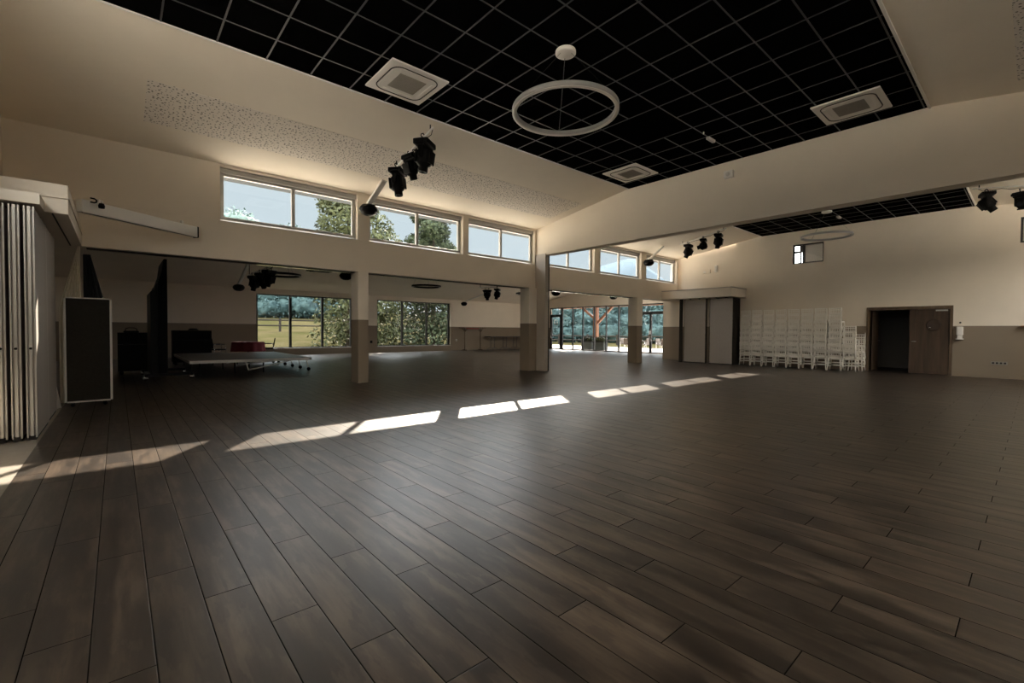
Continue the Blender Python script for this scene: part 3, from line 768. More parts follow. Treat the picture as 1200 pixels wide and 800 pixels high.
MB().lathe([(.001, 0), (.07, 0), (.07, .05)], 16, Matrix.Translation((-.2, 0, -.10))).build('lens', M['lens'], t)
MB().tube([(0, 0, .07), (0, 0, roof_z(12.4) - 2.90)], .02).build('mount', M['black_metal'], t)

# projection screen case in the corner
p0 = Vector((-0.44, 9.60, 3.17)); p1 = Vector((1.18, 10.75, 3.17)); d = p1 - p0
t = thing('projection_screen', 'long white projection screen case set diagonally across the left corner', 'projection screen', p0, math.atan2(d.y, d.x))
L = d.length
MB().box(0.02, L - .02, -.06, .06, -.10, .10).build('case', M['white_metal'], t, .012)
MB().box(L - .02, L, -.065, .065, -.105, .105).build('end_cap', M['black'], t, .006)
MB().box(.03, L - .06, -.045, -.035, -.107, -.10).build('slot', M['seal'], t)
for f_ in (.15, .85): MB().box(L * f_ - .02, L * f_ + .02, -.02, .02, .10, .16).build('bracket', M['white_metal'], t)
t = thing('spotlight', 'small black spotlight with a hook on the front of the screen case', 'spotlight', (-0.165, 9.58, 3.20))
MB().lathe([(.001, .045), (.030, .038), (.042, 0), (.036, -.036), (.001, -.04)], 18).build('spot_head', M['black'], t)
MB().tube([(0, 0, .04), (.01, .0, .075), (.01, .14, .075)], .010, 8).build('stem', M['white_metal'], t)
MB().tube([(-.13, .0, .10), (-.08, 0, .095), (-.055, 0, .075), (-.06, 0, .045), (-.085, 0, .035), (-.13, 0, .04)], .012, 6).build('hook', M['black'], t)
MB().box(-.12, .03, .10, .15, .02, .06).build('bracket', M['white_metal'], t)

# ------------------------------------------------------------------ partition panels
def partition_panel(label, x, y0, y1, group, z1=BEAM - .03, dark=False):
    t = thing('partition_panel', label, 'partition panel', (x, y0, 0), 0, group)
    L = y1 - y0; th = .088
    MB().box(-th + .012, -.012, .03, L - .03, .05, z1 - .03).build('board_core', M['panel'], t)
    for a in (-th, -.013): MB().box(a, a + .013, .012, L - .012, .04, z1 - .02).build('face_board', M['panel'], t, .003)
    for k, (a, c) in enumerate(((0, .03), (L - .03, L))):
        g = MB(); g.box(-th, -th + .016, a, c, .03, z1); g.box(-.016, 0, a, c, .03, z1)
        g.box(-th + .03, -.03, a + (.006 if k == 0 else 0), c - (0 if k == 0 else .006), .03, z1)
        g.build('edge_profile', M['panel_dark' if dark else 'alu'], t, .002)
    MB().box(-th + .01, -.01, .005, L - .005, .0, .05).build('floor_seal', M['seal'], t)
    MB().lathe([(.001, 0), (.013, 0), (.013, .01), (.001, .012)], 12, Matrix.Translation((-th / 2, 0, 1.06)) @ Matrix.Rotation(R(90), 4, 'X')).build('latch', M['black'], t)
    MB().box(-th + .02, -.02, L * .3, L * .3 + .06, z1, BEAM).build('hanger', M['black_metal'], t)
    MB().box(-th + .02, -.02, L * .7, L * .7 + .06, z1, BEAM).build('hanger', M['black_metal'], t)
    return t
ords = ['outermost', 'second', 'third', 'fourth', 'fifth']
pp = partition_panel('outermost grey partition panel of the left stack, its face to the hall', -0.71, 7.58, 8.75, 'partition panels stacked at the left')
names = ['second grey partition panel from the hall in the left stack', 'third grey partition panel from the hall in the left stack',
         'fourth grey partition panel from the hall in the left stack', 'fifth grey partition panel from the hall in the left stack']
for k, lab in enumerate(names): dup(pp, (-0.71 - .118 * (k + 1), 7.58 + .01 * (k % 2), 0), 0, lab)
dup(pp, (-0.72, 8.78, 0), 0, 'narrow visible grey partition panel behind the outermost one of the left stack')
# panels run to y 7.58 but their track soffit starts at 8.0: rail that carries them
struct(MB().box(XW, -0.66, 7.55, 8.0, BEAM - .0, BEAM + .12).build('trim_9', M['wall']))
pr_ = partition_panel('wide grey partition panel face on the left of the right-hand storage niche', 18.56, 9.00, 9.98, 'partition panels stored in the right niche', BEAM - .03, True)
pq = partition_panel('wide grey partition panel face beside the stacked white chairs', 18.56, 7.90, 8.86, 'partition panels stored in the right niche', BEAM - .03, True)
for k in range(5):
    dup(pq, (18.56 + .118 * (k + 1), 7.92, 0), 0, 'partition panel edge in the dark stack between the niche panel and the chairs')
o = MB().box(18.49, 18.55, 10.06, 10.20, 0, BEAM).build('partition_post', M['panel_dark']); struct(o)

# tall framed panel on castors at the left pillar line
t = thing('display_panel', 'tall dark panel with white metal edges standing on small castors at the left', 'panel', (-0.37, 10.52, 0), R(2))
MB().box(-.27, .27, -.05, .05, .08, 1.79).build('panel_board', M['panel_dark'], t, .003)
for sx_ in (-1, 1): MB().box(sx_ * .285 - .015, sx_ * .285 + .015, -.06, .06, .07, 1.79).build('side_rail', M['white_metal'], t, .004)
MB().box(-.27, .27, -.06, .06, 1.79, 1.81).build('top_rail', M['white_metal'], t, .004)
MB().box(-.27, .27, -.06, .06, .055, .08).build('bottom_rail', M['white_metal'], t, .004)
for sx_ in (-.2, .2):
    for sy_ in (-.14, .14):
        MB().lathe([(.001, -.012), (.026, -.012), (.026, .012), (.001, .012)], 14, Matrix.Translation((sx_, sy_, .026)) @ Matrix.Rotation(R(90), 4, 'X')).build('castor', M['black'], t)
    MB().box(sx_ - .015, sx_ + .015, -.16, .16, .045, .058).build('castor_bar', M['black_metal'], t)

# curtain and leaning plank in the corner
def drape(name, label, x0, x1, y, z0, z1, m_, folds, pinch=1.0, depth=.05, cat='curtain', right=True):
    g = MB(); nx, nz = folds * 8, 10; vs = []; fs = []
    for j in range(nz + 1):
        fz = j / nz; k = pinch + (1 - pinch) * min(1.0, (1 - fz) * 2.6)
        for i in range(nx + 1):
            u = i / nx; x_ = (x1 + (x0 - x1) * (1 - u) * k) if right else (x0 + (x1 - x0) * u * k)
            vs.append((x_, y + depth * math.sin(u * folds * 2 * math.pi) * (.6 + .4 * (1 - fz)), z0 + (z1 - z0) * fz))
    for j in range(nz):
        for i in range(nx): a = j * (nx + 1) + i; fs.append((a, a + 1, a + nx + 2, a + nx + 1))
    g.add(vs, fs, True); o = g.build(name, m_, None, 0, 2, False)
    md = o.modifiers.new('thickness', 'SOLIDIFY'); md.thickness = .006
    return tag(o, label, cat)
drape('curtain', 'cream curtain hanging behind the tall dark panel at the left', -0.74, -0.47, 10.83, .02, 2.70, M['curtain'], 5, .10, .03)
drape('curtain', 'dark grey curtain hanging beside the cream curtain at the left', -0.46, -0.14, 11.55, .02, 2.66, mat('charcoal_cloth', (.035, .038, .042), .9), 4, .30, .05, 'curtain', False)
o = MB(); q_ = Matrix.Translation((-0.72, 10.30, 0)) @ Matrix.Rotation(R(-9), 4, 'Y')
o.box(-.03, .03, -.012, .012, .006, 1.6, q_)
tag(o.build('wooden_batten', M['white_metal'], None, .003), 'pale batten leaning between the partition stack and the dark panel', 'batten')

# ------------------------------------------------------------------ stage gear in the side room
t = thing('stage_platform', 'low grey stage platform with white edges and scissor legs on castors', 'stage', (1.48, 15.0, 0))
SL, SD, SH = 3.15, 4.6, .42
MB().box(.02, SL - .02, .02, SD - .02, SH - .06, SH).build('deck', M['deck'], t)
g = MB(); g.box(0, SL, -.01, .02, SH - .075, SH + .004); g.box(0, SL, SD - .02, SD + .01, SH - .075, SH + .004); g.box(SL - .02, SL + .01, .02, SD - .02, SH - .075, SH + .004); g.box(-.01, .02, .02, SD - .02, SH - .075, SH + .004)
g.build('edge_frame', M['white_metal'], t, .004)
for y in (.12, 1.0, 1.9, 2.8, 3.7, 4.45):
    lg = MB(); lg.tube([(SL - .12, y, SH - .07), (SL - .06, y, .11)], .016); lg.build('leg', M['white_metal'], t)
    c = MB().lathe([(.001, -.02), (.05, -.02), (.055, -.012), (.055, .012), (.05, .02), (.001, .02)], 16, Matrix.Translation((SL - .05, y, .055)) @ Matrix.Rotation(R(90), 4, 'X'))
    c.build('castor', M['black'], t)
for y in (.12, 1.9, 3.7):
    br = MB(); br.tube([(2.55, y, SH - .08), (1.42, y, .10)], .018); br.tube([(1.35, y, SH - .08), (1.42, y, .10)], .018)
    br.tube([(1.42, y, .30), (2.1, y, SH - .08)], .014); br.build('scissor_brace', M['white_metal'], t)
for y in (.3, 2.3, 4.3):
    for x_ in (.25, 1.1, 1.85):
        MB().tube([(x_, y, SH - .07), (x_, y, 0)], .02).build('leg', M['black_metal'], t)

t = thing('folded_stage', 'tall black folded stage standing upright on castors', 'folded stage', (.80, 15.4, 0))
MB().prism([(-.02, .14), (.17, .14), (.17, 3.06), (.10, 3.06), (.06, 2.72), (-.02, 2.45)], 1, -.9, .9).build('deck', M['black'], t, .008)
MB().prism([(-.17, .14), (-.03, .14), (-.03, 2.42), (-.05, 2.42), (-.09, 2.28), (-.17, 2.22)], 1, -.88, .88).build('deck', M['black_metal'], t, .008)
g = MB(); g.box(-.30, .70, -.95, -.88, .10, .16); g.box(-.30, .70, .88, .95, .10, .16); g.build('chassis', M['black_metal'], t, .006)
for x_ in (-.28, .66):
    for y in (-.915, .915):
        MB().lathe([(.001, -.02), (.05, -.02), (.055, 0), (.05, .02), (.001, .02)], 16, Matrix.Translation((x_, y, .055)) @ Matrix.Rotation(R(90), 4, 'X')).build('castor', M['chrome'], t)
        MB().tube([(x_, y, .06), (x_, y, .12)], .015).build('castor_fork', M['black_metal'], t)

def flight_case(label, x, y, w_, d_, h_):
    t = thing('flight_case', label, 'flight case', (x, y, 0), 0, 'black flight cases along the side room wall')
    MB().box(-w_ / 2, w_ / 2, -d_ / 2, d_ / 2, .10, h_ * .72).build('body', M['black'], t, .008)
    MB().box(-w_ / 2, w_ / 2, -d_ / 2, d_ / 2, h_ * .725, h_).build('lid', M['black'], t, .008)
    for sx_ in (-.3, .3): MB().box(w_ * sx_ - .06, w_ * sx_ + .06, -d_ / 2 - .008, -d_ / 2, h_ * .69, h_ * .76).build('latch', M['black_metal'], t)
    for sx_ in (-1, 1):
        for sy_ in (-1, 1):
            MB().lathe([(.001, -.02), (.048, -.02), (.048, .02), (.001, .02)], 14, Matrix.Translation((sx_ * (w_ / 2 - .08), sy_ * (d_ / 2 - .08), .048)) @ Matrix.Rotation(R(90), 4, 'X')).build('castor', M['black_metal'], t)
    return t
flight_case('black flight case left of the folded stage', 0.45, 17.0, .90, .75, 1.18)
flight_case('black flight case right of the folded stage, behind the stage platform', 2.05, 20.25, 1.14, .75, 1.24)
t = thing('carry_bag', 'small black bag with a loop handle lying on the left flight case', 'bag', (.30, 16.95, 1.18))
MB().box(-.17, .17, -.10, .10, 0, .05).build('body', M['black_cloth'], t, .02)
MB().tube([(-.13, 0, .04), (-.12, 0, .11), (-.06, 0, .135), (.06, 0, .135), (.12, 0, .11), (.13, 0, .04)], .010, 8).build('handle', M['black'], t)
t = thing('cable_coil', 'coiled black cable lying on the right flight case', 'cable', (2.1, 20.2, 1.245))
for k in range(3): MB().lathe([(.15 - .02 * k + .012 * math.cos(a), .012 + .022 * k + .012 * math.sin(a)) for a in [R(45 * j) for j in range(8)]], 28, None, True, True).build('loop', M['black'], t)

# red-clothed table with two chairs
t = thing('round_table', 'small round table under a dark red cloth beyond the stage', 'table', (4.25, 22.2, 0))
MB().lathe([(.001, .75), (.60, .75), (.605, .735), (.60, .72), (.001, .72)], 40).build('tabletop', M['table_wood'], t)
MB().tube([(0, 0, .02), (0, 0, .72)], .04, 12).build('pedestal', M['black_metal'], t)
MB().lathe([(.001, .03), (.28, .025), (.30, .008), (.30, .0)], 28).build('base', M['black_metal'], t)
g = MB(); vs = []; fs = []; n = 96
for j, (r_, z_) in enumerate(((.001, .757), (.59, .757), (.615, .748), (.62, .72), (.635, .55), (.65, .40), (.655, .36))):
    for i in range(n):
        a = 2 * math.pi * i / n; wv = 1 + (.0 if j < 3 else .022 * (j - 2) / 2 * math.sin(12 * a)); vs.append((r_ * wv * math.cos(a), r_ * wv * math.sin(a), z_))
for j in range(6):
    for i in range(n): fs.append((j * n + i, j * n + (i + 1) % n, (j + 1) * n + (i + 1) % n, (j + 1) * n + i))
g.add(vs, fs, True); o = g.build('tablecloth', M['red_cloth']); o.location = (4.25, 22.2, 0); o.modifiers.new('thickness', 'SOLIDIFY').thickness = .003
tag(o, 'dark red cloth draped over the round table beyond the stage', 'tablecloth')
def arm_chair(label, x, y, rz):
    t = thing('arm_chair', label, 'chair', (x, y, 0), rz, 'black chairs with chrome frames')
    MB().box(-.22, .22, -.22, .22, .43, .48).build('seat', M['black_cloth'], t, .02)
    q_ = Matrix.Translation((0, -.22, .50)) @ Matrix.Rotation(R(10), 4, 'X')
    MB().box(-.22, .22, -.02, .02, 0, .42, q_).build('backrest', M['black_cloth'], t, .02)
    for sx_ in (-1, 1):
        x_ = sx_ * .25
        MB().tube([(x_, .20, .012), (x_, .20, .60), (x_, .16, .66), (x_, -.20, .66), (x_, -.24, .60)], .012).build('arm_frame', M['chrome'], t)
        MB().tube([(x_, -.24, .60), (x_, -.22, .45), (x_, -.24, .012)], .012).build('leg', M['chrome'], t)
        MB().box(x_ - .02, x_ + .02, -.16, .16, .665, .685).build('armrest', M['black'], t, .006)
    MB().tube([(-.25, 0, .42), (.25, 0, .42)], .012).build('seat_rail', M['chrome'], t)
    return t
a1 = arm_chair('black chrome-framed chair right of the red-clothed table', 5.05, 22.4, R(75))
dup(a1, (3.12, 22.0, 0), R(-80), 'black chrome-framed chair left of the red-clothed table')

# tall table and long folding tables at the far wall
t = thing('tall_table', 'tall brown trestle table against the far wall right of the second window', 'table', (17.85, 24.55, 0))
MB().box(-.90, .90, -.30, .30, 1.47, 1.51).build('tabletop', M['table_wood'], t, .006)
for sx_ in (-1, 1):
    x_ = sx_ * .64
    MB().tube([(x_, 0, .04), (x_, 0, 1.47)], .028, 10).build('leg', M['frame_wood'], t)
    MB().box(x_ - .03, x_ + .03, -.26, .26, 0, .05).build('foot', M['frame_wood'], t, .006)
    for k in (-1, 1): MB().tube([(x_, 0, 1.20), (x_ + .2 * k, 0, 1.46)], .02, 8).build('brace', M['frame_wood'], t)
MB().box(-.5, .5, -.02, .02, 1.40, 1.47).build('apron', M['red'], t)
def folding_table(label, x, L):
    t = thing('folding_table', label, 'table', (x, 24.5, 0), 0, 'long folding tables along the far wall')
    MB().box(-L / 2, L / 2, -.35, .35, .87, .92).build('tabletop', mat('dark_table_top', (.06, .045, .035), .4), t, .006)
    for sx_ in (-1, 1):
        for dx in (-.16, .16):
            x_ = sx_ * (L / 2 - .45) + dx
            MB().tube([(x_, 0, .14), (x_, 0, .88)], .02, 10).build('leg', M['steel'], t)
        xc = sx_ * (L / 2 - .45)
        MB().tube([(xc - .26, -.28, .012), (xc - .20, -.12, .13), (xc + .20, -.12, .13), (xc + .26, -.28, .012)], .018, 8).build('foot', M['steel'], t)
        MB().tube([(xc - .26, .28, .012), (xc - .20, .12, .13), (xc + .20, .12, .13), (xc + .26, .28, .012)], .018, 8).build('foot', M['steel'], t)
        MB().tube([(xc - .16, 0, .45), (xc + .16, 0, .45)], .012, 8).build('crossbar', M['steel'], t)
    return t
ft = folding_table('dark folding table nearest the tall trestle table', 20.05, 2.0)
dup(ft, (22.1, 24.5, 0), 0, 'dark folding table at the far right end of the far wall')
t = thing('storage_cabinet', 'low dark cabinet against the far wall at the end of the tables', 'cabinet', (22.95, 23.75, 0))
MB().box(-.30, .30, -.25, .25, .04, .84).build('body', M['panel_dark'], t, .006)
for sx_ in (-.15, .15):
    do = MB().box(sx_ - .142, sx_ + .142, -.268, -.25, .06, .82).build('door', M['panel_dark'], t, .003)
    MB().box(sx_ * .2 - .008, sx_ * .2 + .008, -.285, -.268, .40, .52).build('knob', M['alu'], do)
MB().box(-.28, .28, -.22, .22, 0, .04).build('plinth', M['black'], t)

# wall fittings
def outlet(label, c, axis, m_=M['white'], s=.08):
    t = thing('wall_socket', label, 'socket', c)
    d_ = (s, .012, s) if axis == 'y' else (.012, s, s)
    MB().cbox((0, 0, 0), d_).build('plate', m_, t, .003)
    d2_ = (s * .5, .02, s * .5) if axis == 'y' else (.02, s * .5, s * .5)
    MB().cbox((0, 0, 0), d2_).build('insert', M['black'] if m_ is not M['black'] else M['black_metal'], t, .003)
    return t
outlet('small black socket low on the far wall between the garden windows', (11.0, SYF - .006, .62), 'y', M['black'], .14)
outlet('white switch plate on the brown dado left of the tall table', (16.85, SYF - .006, .68), 'y', M['white'], .12)
t = thing('wall_socket', 'wide grey socket strip low on the brown dado right of the door', 'socket', (XE - .006, .70, .45))
MB().cbox((0, 0, 0), (.012, .34, .09)).build('plate', M['grille'], t, .003)
for k in range(4): MB().cbox((-.007, -.12 + .08 * k, 0), (.006, .05, .05)).build('insert', M['seal'], t)
t = thing('sanitiser_dispenser', 'white hand sanitiser dispenser on the wall right of the door', 'dispenser', (XE - .06, 1.54, 1.36))
MB().box(-.055, .055, -.075, .075, -.10, .17).build('housing', M['white'], t, .025)
MB().box(-.045, .05, -.055, .055, -.20, -.10).build('bottle', M['white_metal'], t, .012)
MB().box(-.09, .05, -.085, .085, -.225, -.20).build('drip_tray', M['white_metal'], t, .006)
t = thing('thermostat', 'tiny black knob on the wall above the sanitiser dispenser', 'thermostat', (XE - .012, 1.54, 1.65))
MB().lathe([(.001, .025), (.022, .022), (.026, 0)], 16, Matrix.Rotation(R(-90), 4, 'Y')).build('knob', M['black'], t)
MB().lathe([(.03, .0), (.03, .004), (.001, .004)], 16, Matrix.Rotation(R(-90), 4, 'Y')).build('plate', M['white'], t)
t = thing('wall_shelf', 'small reddish brown wooden wall shelf at the right edge of the photo', 'shelf', (XE - .08, .14, 1.45))
MB().box(-.08, .08, -.28, .16, .07, .10).build('shelf_board', M['timber'], t, .004)
MB().prism([(-.08, .07), (.08, .07), (.08, -.09)], 1, -.1, -.07).build('bracket', M['timber'], t)
t = thing('fire_alarm_box', 'small red fire call box on the wall right of the glass doors', 'alarm', (SXE - .03, 13.82, 1.42))
MB().box(-.03, .03, -.20, .20, -.10, .10).build('housing', M['red'], t, .008)
MB().box(-.036, -.03, -.09, .09, -.06, .06).build('panel', mat('dark_red_panel', (.12, .01, .01), .4), t)

# ------------------------------------------------------------------ stacked white chairs
def chiavari():
    t = thing('stacking_chair', 'x', 'chair', (0, 0, 0), 0, 'white stacking chairs by the end wall')
    # front faces +X, backrest at -X
    g = MB(); g.box(-.18, .195, -.18, .18, .41, .465); g.build('seat', M['chair'], t, .015)
    for sx_, sy_ in ((1, 1), (1, -1), (-1, 1), (-1, -1)):
        top = (sx_ * .175 + .005, sy_ * .168, .44); mid = (sx_ * .185, sy_ * .180, .22); bot = (sx_ * .205 - (.02 if sx_ < 0 else 0), sy_ * .200, .0)
        MB().tube([top, mid, bot], [.020, .018, .015], 8).build('leg', M['chair'], t)
    g = MB()
    for z_ in (.15, .24):
        k = .195 - .055 * (z_ / .45)
        for sy_ in (-1, 1): g.tube([(-k, sy_ * k, z_), (k, sy_ * k, z_)], .011, 6)
        g.tube([(-k, -k, z_ + .03), (-k, k, z_ + .03)], .012, 6); g.tube([(k, -k, z_ + .03), (k, k, z_ + .03)], .012, 6)
    g.build('stretcher', M['chair'], t)
    bk = lambda z_: -.175 - .085 * max(0, (z_ - .45)) / .47
    for sy_ in (-1, 1):
        MB().tube([(bk(.44), sy_ * .165, .44), (bk(.70), sy_ * .170, .70), (bk(.92), sy_ * .174, .92)], .019, 8).build('back_post', M['chair'], t)
    g = MB()
    for z_, r_ in ((.90, .019), (.838, .011), (.735, .016), (.675, .011), (.52, .016)):
        g.box(bk(z_) - .013, bk(z_) + .013, -.165, .165, z_ - r_, z_ + r_)
    g.build('back_rail', M['chair'], t, .006)
    g = MB()
    for k in range(6):
        y = -.125 + .05 * k; g.tube([(bk(.52), y, .52), (bk(.90), y, .90)], .0095, 6)
    g.build('back_spindles', M['chair'], t)
    return t
ch0 = chiavari()
ordn = ['first', 'second', 'third', 'fourth', 'fifth', 'sixth', 'seventh', 'eighth', 'ninth']
lev = ['bottom', 'second from bottom', 'third from bottom', 'fourth from bottom', 'fifth from bottom', 'second from top', 'topmost']
lev4 = ['bottom', 'second from bottom', 'second from top', 'topmost']
first = True
for s_ in range(9):
    y = 7.60 - .428 * s_
    n = 7 if s_ < 8 else 4
    for k in range(n):
        lv = (lev if n == 7 else lev4)[k]
        stack = '%s stack from the left' % ordn[s_] if s_ < 8 else 'lower stack nearest the door'
        lab = 'white spindle-back chair, %s in the %s' % (lv, stack)
        loc = (19.08 + .012 * k, y + random.uniform(-.006, .006), .21 * k)
        if first: ch0.location = loc; ch0['label'] = lab; first = False
        else: dup(ch0, loc, random.uniform(-.015, .015), lab)
for k in range(3):
    dup(ch0, (19.36, 3.98 + .08, .21 * k), R(180), ['white spindle-back chair, bottom of the stack half hidden behind the lower stack', 'white spindle-back chair, middle of the stack half hidden behind the lower stack', 'white spindle-back chair, top of the stack half hidden behind the lower stack'][k])

# ------------------------------------------------------------------ outdoors
def ground_h(x, y):
    if y < 26: return -.08
    r_ = x / max(y, 1)
    k = 1 - min(max((r_ - .55) / .4, 0), 1); k = k * k * (3 - 2 * k)
    return -.08 + max(0, y - 30) * .058 * k - max(0, math.hypot(x - 20, y - 22) - 10) * .006 * (1 - k)
g = MB(); nx, ny = 60, 60; vs = []; fs = []
for j in range(ny + 1):
    for i in range(nx + 1):
        x_ = -60 + 260 * (i / nx); y_ = -30 + 200 * (j / ny); vs.append((x_, y_, ground_h(x_, y_) - (.15 if y_ < 26 and x_ < 25 else 0)))
for j in range(ny):
    for i in range(nx): a = j * (nx + 1) + i; fs.append((a, a + 1, a + nx + 2, a + nx + 1))
g.add(vs, fs, True); struct(g.build('ground_meadow', M['lawn']))
struct(MB().box(SXE + .12, 32.5, 9.0, 32.0, -.12, -.03).build('ground_patio', M['paving']))

M['bounce_paving'] = speckled('pale_bounce_paving', (0.72, 0.66, 0.57), (0.66, 0.60, 0.52), 1.5, 0.85)  # pale ground added out of view to bounce light onto the ceilings
struct(MB().box(-45, XW - .25, -45, 30, -.12, -.02).build('ground_terrace', M['bounce_paving']))
struct(MB().box(XW - .25, 60, -45, YS - .30, -.12, -.02).build('ground_terrace_south', M['bounce_paving']))
def crown_mesh(blobs, n_leaf, size, seed, core=True):
    rnd = random.Random(seed); g = MB()
    for (cx, cy, cz, rx_, rz_) in blobs:
        if core:
            import bmesh
            bm = bmesh.new(); bmesh.ops.create_icosphere(bm, subdivisions=3, radius=1.0)
            vs = []
            for v in bm.verts:
                k = .80 + .30 * noise.noise(v.co * 2.3 + Vector((seed, cx, cz)))
                vs.append((cx + v.co.x * rx_ * k, cy + v.co.y * rx_ * k, cz + v.co.z * rz_ * k))
            fs = [tuple(v.index for v in f.verts) for f in bm.faces]; bm.free(); g.add(vs, fs, True)
        for _ in range(n_leaf // len(blobs)):
            d_ = Vector((rnd.gauss(0, 1), rnd.gauss(0, 1), rnd.gauss(0, 1))).normalized(); k = rnd.uniform(.72, 1.08)
            p = Vector((cx + d_.x * rx_ * k, cy + d_.y * rx_ * k, cz + d_.z * rz_ * k))
            a = Vector((rnd.gauss(0, 1), rnd.gauss(0, 1), rnd.gauss(0, 1))).normalized(); b_ = a.cross(d_).normalized(); s_ = size * rnd.uniform(.6, 1.3)
            g.add([p - a * s_, p + b_ * s_ * .5, p + a * s_, p - b_ * s_ * .5], [(0, 1, 2, 3)])
    return g
def tree(name, label, x, y, h, r, blobs, m_, n_leaf=2500, size=.22, seed=1, core=True, group=None, trunk=.22):
    z0 = ground_h(x, y)
    t = thing(name, label, 'tree', (x, y, z0), 0, group)
    crown_mesh(blobs, n_leaf, size, seed, core).build('crown', m_, t, 0, 2, False)
    MB().tube([(0, 0, -.1), (.05, 0, h * .3), (0, .05, h * .75)], [trunk, trunk * .75, trunk * .3], 8).build('trunk', M['bark'], t)
    return t
rnd = random.Random(3)
def feathery(h, r, n, zlow=.6):
    bl = []
    for k in range(n):
        f_ = k / (n - 1); z_ = zlow + (h - zlow) * f_; rr = r * (1 - .75 * f_ ** 1.4) * .55
        for _ in range(3 if f_ < .8 else 1):
            a = rnd.uniform(0, 2 * math.pi); d_ = rr * rnd.uniform(.4, 1.0)
            bl.append((d_ * math.cos(a), d_ * math.sin(a), z_ + rnd.uniform(-.3, .3), rr * rnd.uniform(.6, .9), rr * rnd.uniform(.45, .7)))
    return bl
tree('garden_tree', 'tall feathery green tree outside the first garden window', 12.2, 31.5, 15.5, 3.6, feathery(15.0, 4.9, 12, .7), M['leaf_olive'], 20000, .15, 11, False, None, .2)
tree('garden_tree', 'dense green tree filling the second garden window', 19.6, 32.5, 14.5, 4.2, feathery(14.5, 4.8, 12, .4), M['leaf_mid'], 22000, .16, 12, False, None, .24)
tree('garden_tree', 'sunlit green tree behind the glass wall at the left', 36.5, 41.0, 8.0, 3.4, feathery(8.0, 3.6, 6, 1.2), M['leaf_olive'], 6000, .20, 13, True, None, .2)
far = thing('tree', 'haze-tinted conifer in the wood behind the meadow', 'tree', (0, 0, 0), 0, 'conifers of the wood behind the meadow')
bl = [(0, 0, 2.2, 2.6, 2.4), (.3, 0, 4.6, 2.2, 2.2), (0, .3, 6.8, 1.7, 1.9), (0, 0, 8.8, 1.0, 1.5)]
crown_mesh(bl, 1400, .3, 21).build('crown', M['leaf_hazed'], far, 0, 2, False)
MB().tube([(0, 0, -.1), (0, 0, 8)], [.3, .1], 8).build('trunk', M['bark'], far)
wood_spots = []
for i in range(12): wood_spots.append((8 + i * 3.0, 92 + rnd.uniform(-4, 4), rnd.uniform(.75, 1.1)))
for i in range(14):
    a = .68 + .031 * i                         # bearing along the glass wall view
    rr = 66 + rnd.uniform(-5, 7)
    wood_spots.append((rr * math.sin(a), rr * math.cos(a), rnd.uniform(.62, .80)))
for i, (x_, y_, s_) in enumerate(wood_spots):
    c = far if i == 0 else dup(far, (0, 0, 0), 0, far['label'])
    c.location = (x_, y_, ground_h(x_, y_) - .2); c.rotation_euler.z = rnd.uniform(0, 6.28); c.scale = (s_ * 1.1, s_ * 1.1, s_)
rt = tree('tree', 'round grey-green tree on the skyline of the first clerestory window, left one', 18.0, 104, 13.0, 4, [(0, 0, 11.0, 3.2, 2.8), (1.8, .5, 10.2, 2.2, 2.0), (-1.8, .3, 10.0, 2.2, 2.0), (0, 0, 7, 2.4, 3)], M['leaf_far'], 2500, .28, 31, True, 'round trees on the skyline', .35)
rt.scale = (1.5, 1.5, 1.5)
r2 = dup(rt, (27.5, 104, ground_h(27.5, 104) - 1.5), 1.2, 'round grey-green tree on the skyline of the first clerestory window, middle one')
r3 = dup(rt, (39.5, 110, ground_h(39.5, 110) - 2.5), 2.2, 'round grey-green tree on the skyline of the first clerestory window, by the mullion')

# hazy hill
g = MB(); n = 60; vs = []; fs = []
for i in range(n + 1):
    x_ = 150 + 400 * i / n; u = (x_ - 380) / 115
    hz = 66 * math.exp(-u * u) + 8 + 4 * noise.noise(Vector((x_ * .03, 0, 0)))
    for j, (dy, f_) in enumerate(((-80, 0), (-50, .35), (-20, .8), (0, 1), (40, .6), (90, 0))): vs.append((x_ + dy * .5, 260 + dy, hz * f_ - 3))
for i in range(n):
    for j in range(5): a = i * 6 + j; fs.append((a, a + 6, a + 7, a + 1))
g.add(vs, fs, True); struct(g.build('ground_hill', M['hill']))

# patio shelter: roof, posts with braces
struct(MB().box(SXE + .2, 27.0, 11.0, 24.6, 3.32, 3.46).build('roof_patio', M['timber']))
def timber_post(label, x_, y_, br):
    t = thing('timber_post', label, 'post', (x_, y_, -.03), 0, 'timber posts of the patio roof')
    MB().box(-.15, .15, -.15, .15, 0, 3.05).build('shaft', M['timber'], t, .01)
    MB().box(-.19, .19, -.19, .19, 0, .12).build('foot', M['black_metal'], t, .01)
    for dy, dz in br:
        q0 = Vector((0, dy * .12, 3.05 - dz)); q1 = Vector((0, dy, 3.05))
        MB().prism([(q0.y, q0.z - .09), (q0.y, q0.z + .11), (q1.y - (.22 if dy > 0 else -.22), q1.z), (q1.y, q1.z)], 0, -.08, .08).build('brace', M['timber'], t, .006)
    return t
timber_post('orange timber post with two braces outside the glass wall', 26.3, 21.0, ((1.35, .75), (-1.5, 1.1)))
timber_post('orange timber post with a long brace right of the glass doors', 26.3, 13.6, ((1.6, 1.3), (-1.5, 1.1)))
struct(MB().box(26.18, 26.42, 11.0, 24.6, 3.03, 3.32).build('beam_patio', M['timber']))
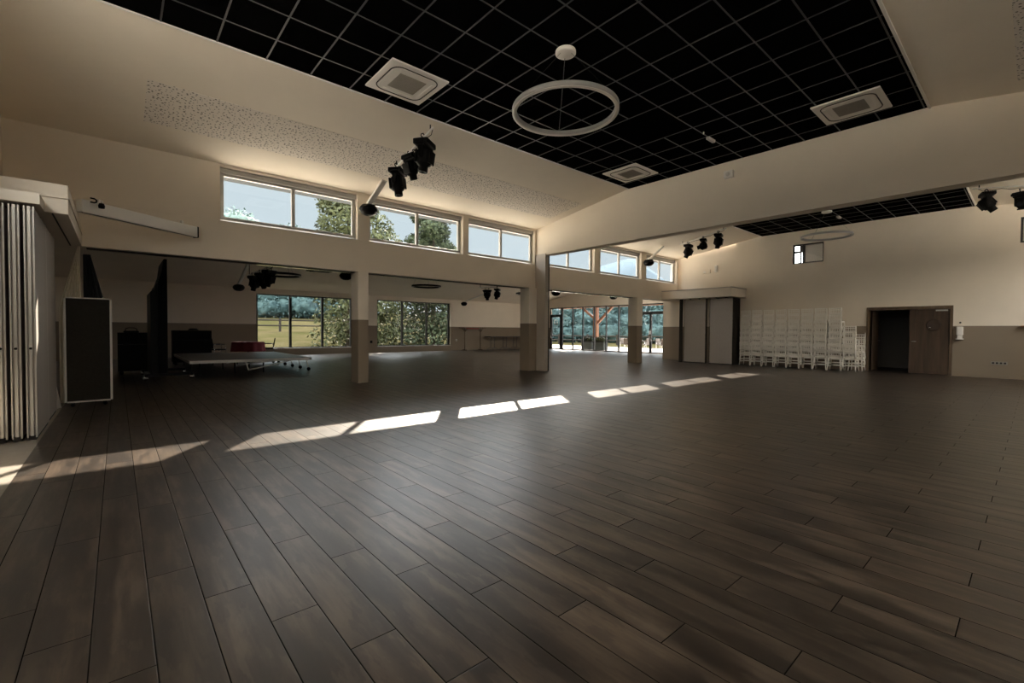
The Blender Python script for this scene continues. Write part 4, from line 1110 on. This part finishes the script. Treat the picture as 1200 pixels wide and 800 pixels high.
def planter(label, x_, y_, seed):
    t = thing('planter', label, 'planter', (x_, y_, -.03), 0, 'dark planters on the patio')
    g = MB(); g.box(-.25, .25, -.45, .45, .03, .60); g.build('planter_box', mat('dark_green_planter', (.035, .045, .038), .6), t, .01)
    MB().box(-.28, .28, -.48, .48, .57, .64).build('rim', M['black_metal'], t, .008)
    crown_mesh([(0, .22, .74, .24, .2), (0, -.2, .72, .24, .18)], 500, .07, seed).build('plant', M['leaf_mid'], t, 0, 2, False)
    return t
planter('dark planter with a shrub left of the timber post outside', 25.7, 21.2, 41)
planter('dark planter with a shrub right of the timber post outside', 25.7, 20.1, 42)
def terrace_chair(label, x_, y_, rz):
    t = thing('terrace_chair', label, 'chair', (x_, y_, -.03), rz, 'wicker chairs on the patio')
    MB().box(-.24, .24, -.24, .24, .40, .46).build('seat', M['wicker'], t, .02)
    MB().box(-.26, .26, -.28, -.23, .42, .86).build('backrest', M['wicker'], t, .02)
    for sx_ in (-1, 1):
        MB().box(sx_ * .26 - .025, sx_ * .26 + .025, -.25, .24, .62, .66).build('armrest', M['wicker'], t, .01)
        for y in (-.22, .22): MB().tube([(sx_ * .24, y, 0), (sx_ * .25, y, .63)], .016, 8).build('leg', M['white_metal'], t)
    return t
def terrace_table(label, x_, y_):
    t = thing('terrace_table', label, 'table', (x_, y_, -.03), 0, 'white tables on the patio')
    MB().box(-.38, .38, -.38, .38, .70, .73).build('tabletop', M['white_metal'], t, .008)
    MB().tube([(0, 0, .02), (0, 0, .70)], .035, 10).build('pedestal', M['alu'], t)
    for k in range(4):
        a = R(45 + 90 * k); MB().tube([(0, 0, .06), (.34 * math.cos(a), .34 * math.sin(a), .015)], .018, 8).build('foot', M['alu'], t)
    return t
tt = terrace_table('white patio table behind the right glass panes', 28.6, 19.2)
dup(tt, (28.9, 16.4, -.03), 0, 'white patio table seen through the glass doors')
tch = None
for lab, x_, y_, rz in (('wicker patio chair at the left of the table behind the glass wall', 28.6, 20.1, R(180)), ('wicker patio chair at the right of the table behind the glass wall', 28.5, 18.3, 0),
                        ('wicker patio chair with its back to the glass wall', 27.8, 19.2, R(-90)), ('wicker patio chair left of the table behind the glass doors', 28.9, 17.3, R(180)),
                        ('wicker patio chair right of the table behind the glass doors', 28.8, 15.5, 0), ('wicker patio chair in front of the glass doors table', 28.1, 16.4, R(-90))):
    if tch is None: tch = terrace_chair(lab, x_, y_, rz)
    else: dup(tch, (x_, y_, -.03), rz, lab)
# fences
def fence(label, pts, rails, h):
    z0 = ground_h(*pts[0]); t = thing('fence', label, 'fence', (pts[0][0], pts[0][1], z0), 0, 'post and rail fences of the meadow')
    P0 = Vector((pts[0][0], pts[0][1], z0))
    pv = [Vector((x_, y_, ground_h(x_, y_))) - P0 for x_, y_ in pts]
    for p in pv: MB().box(p.x - .09, p.x + .09, p.y - .09, p.y + .09, p.z - .2, p.z + h).build('fence_post', M['fence_wood'], t)
    for rz_ in rails:
        g = MB(); g.tube([p + Vector((0, 0, rz_)) for p in pv], .075, 6); g.build('rail', M['fence_wood'], t)
    return t
fence('dark post and rail fence crossing the meadow outside the first garden window', [(4 + 4.2 * i, 50.0) for i in range(9)], (1.15, .60), 1.35)
fence('dark post and rail fence beyond the patio', [(36.5 + 1.5 * i, 38.5 - 2.9 * i) for i in range(10)], (.95, .5), 1.15)
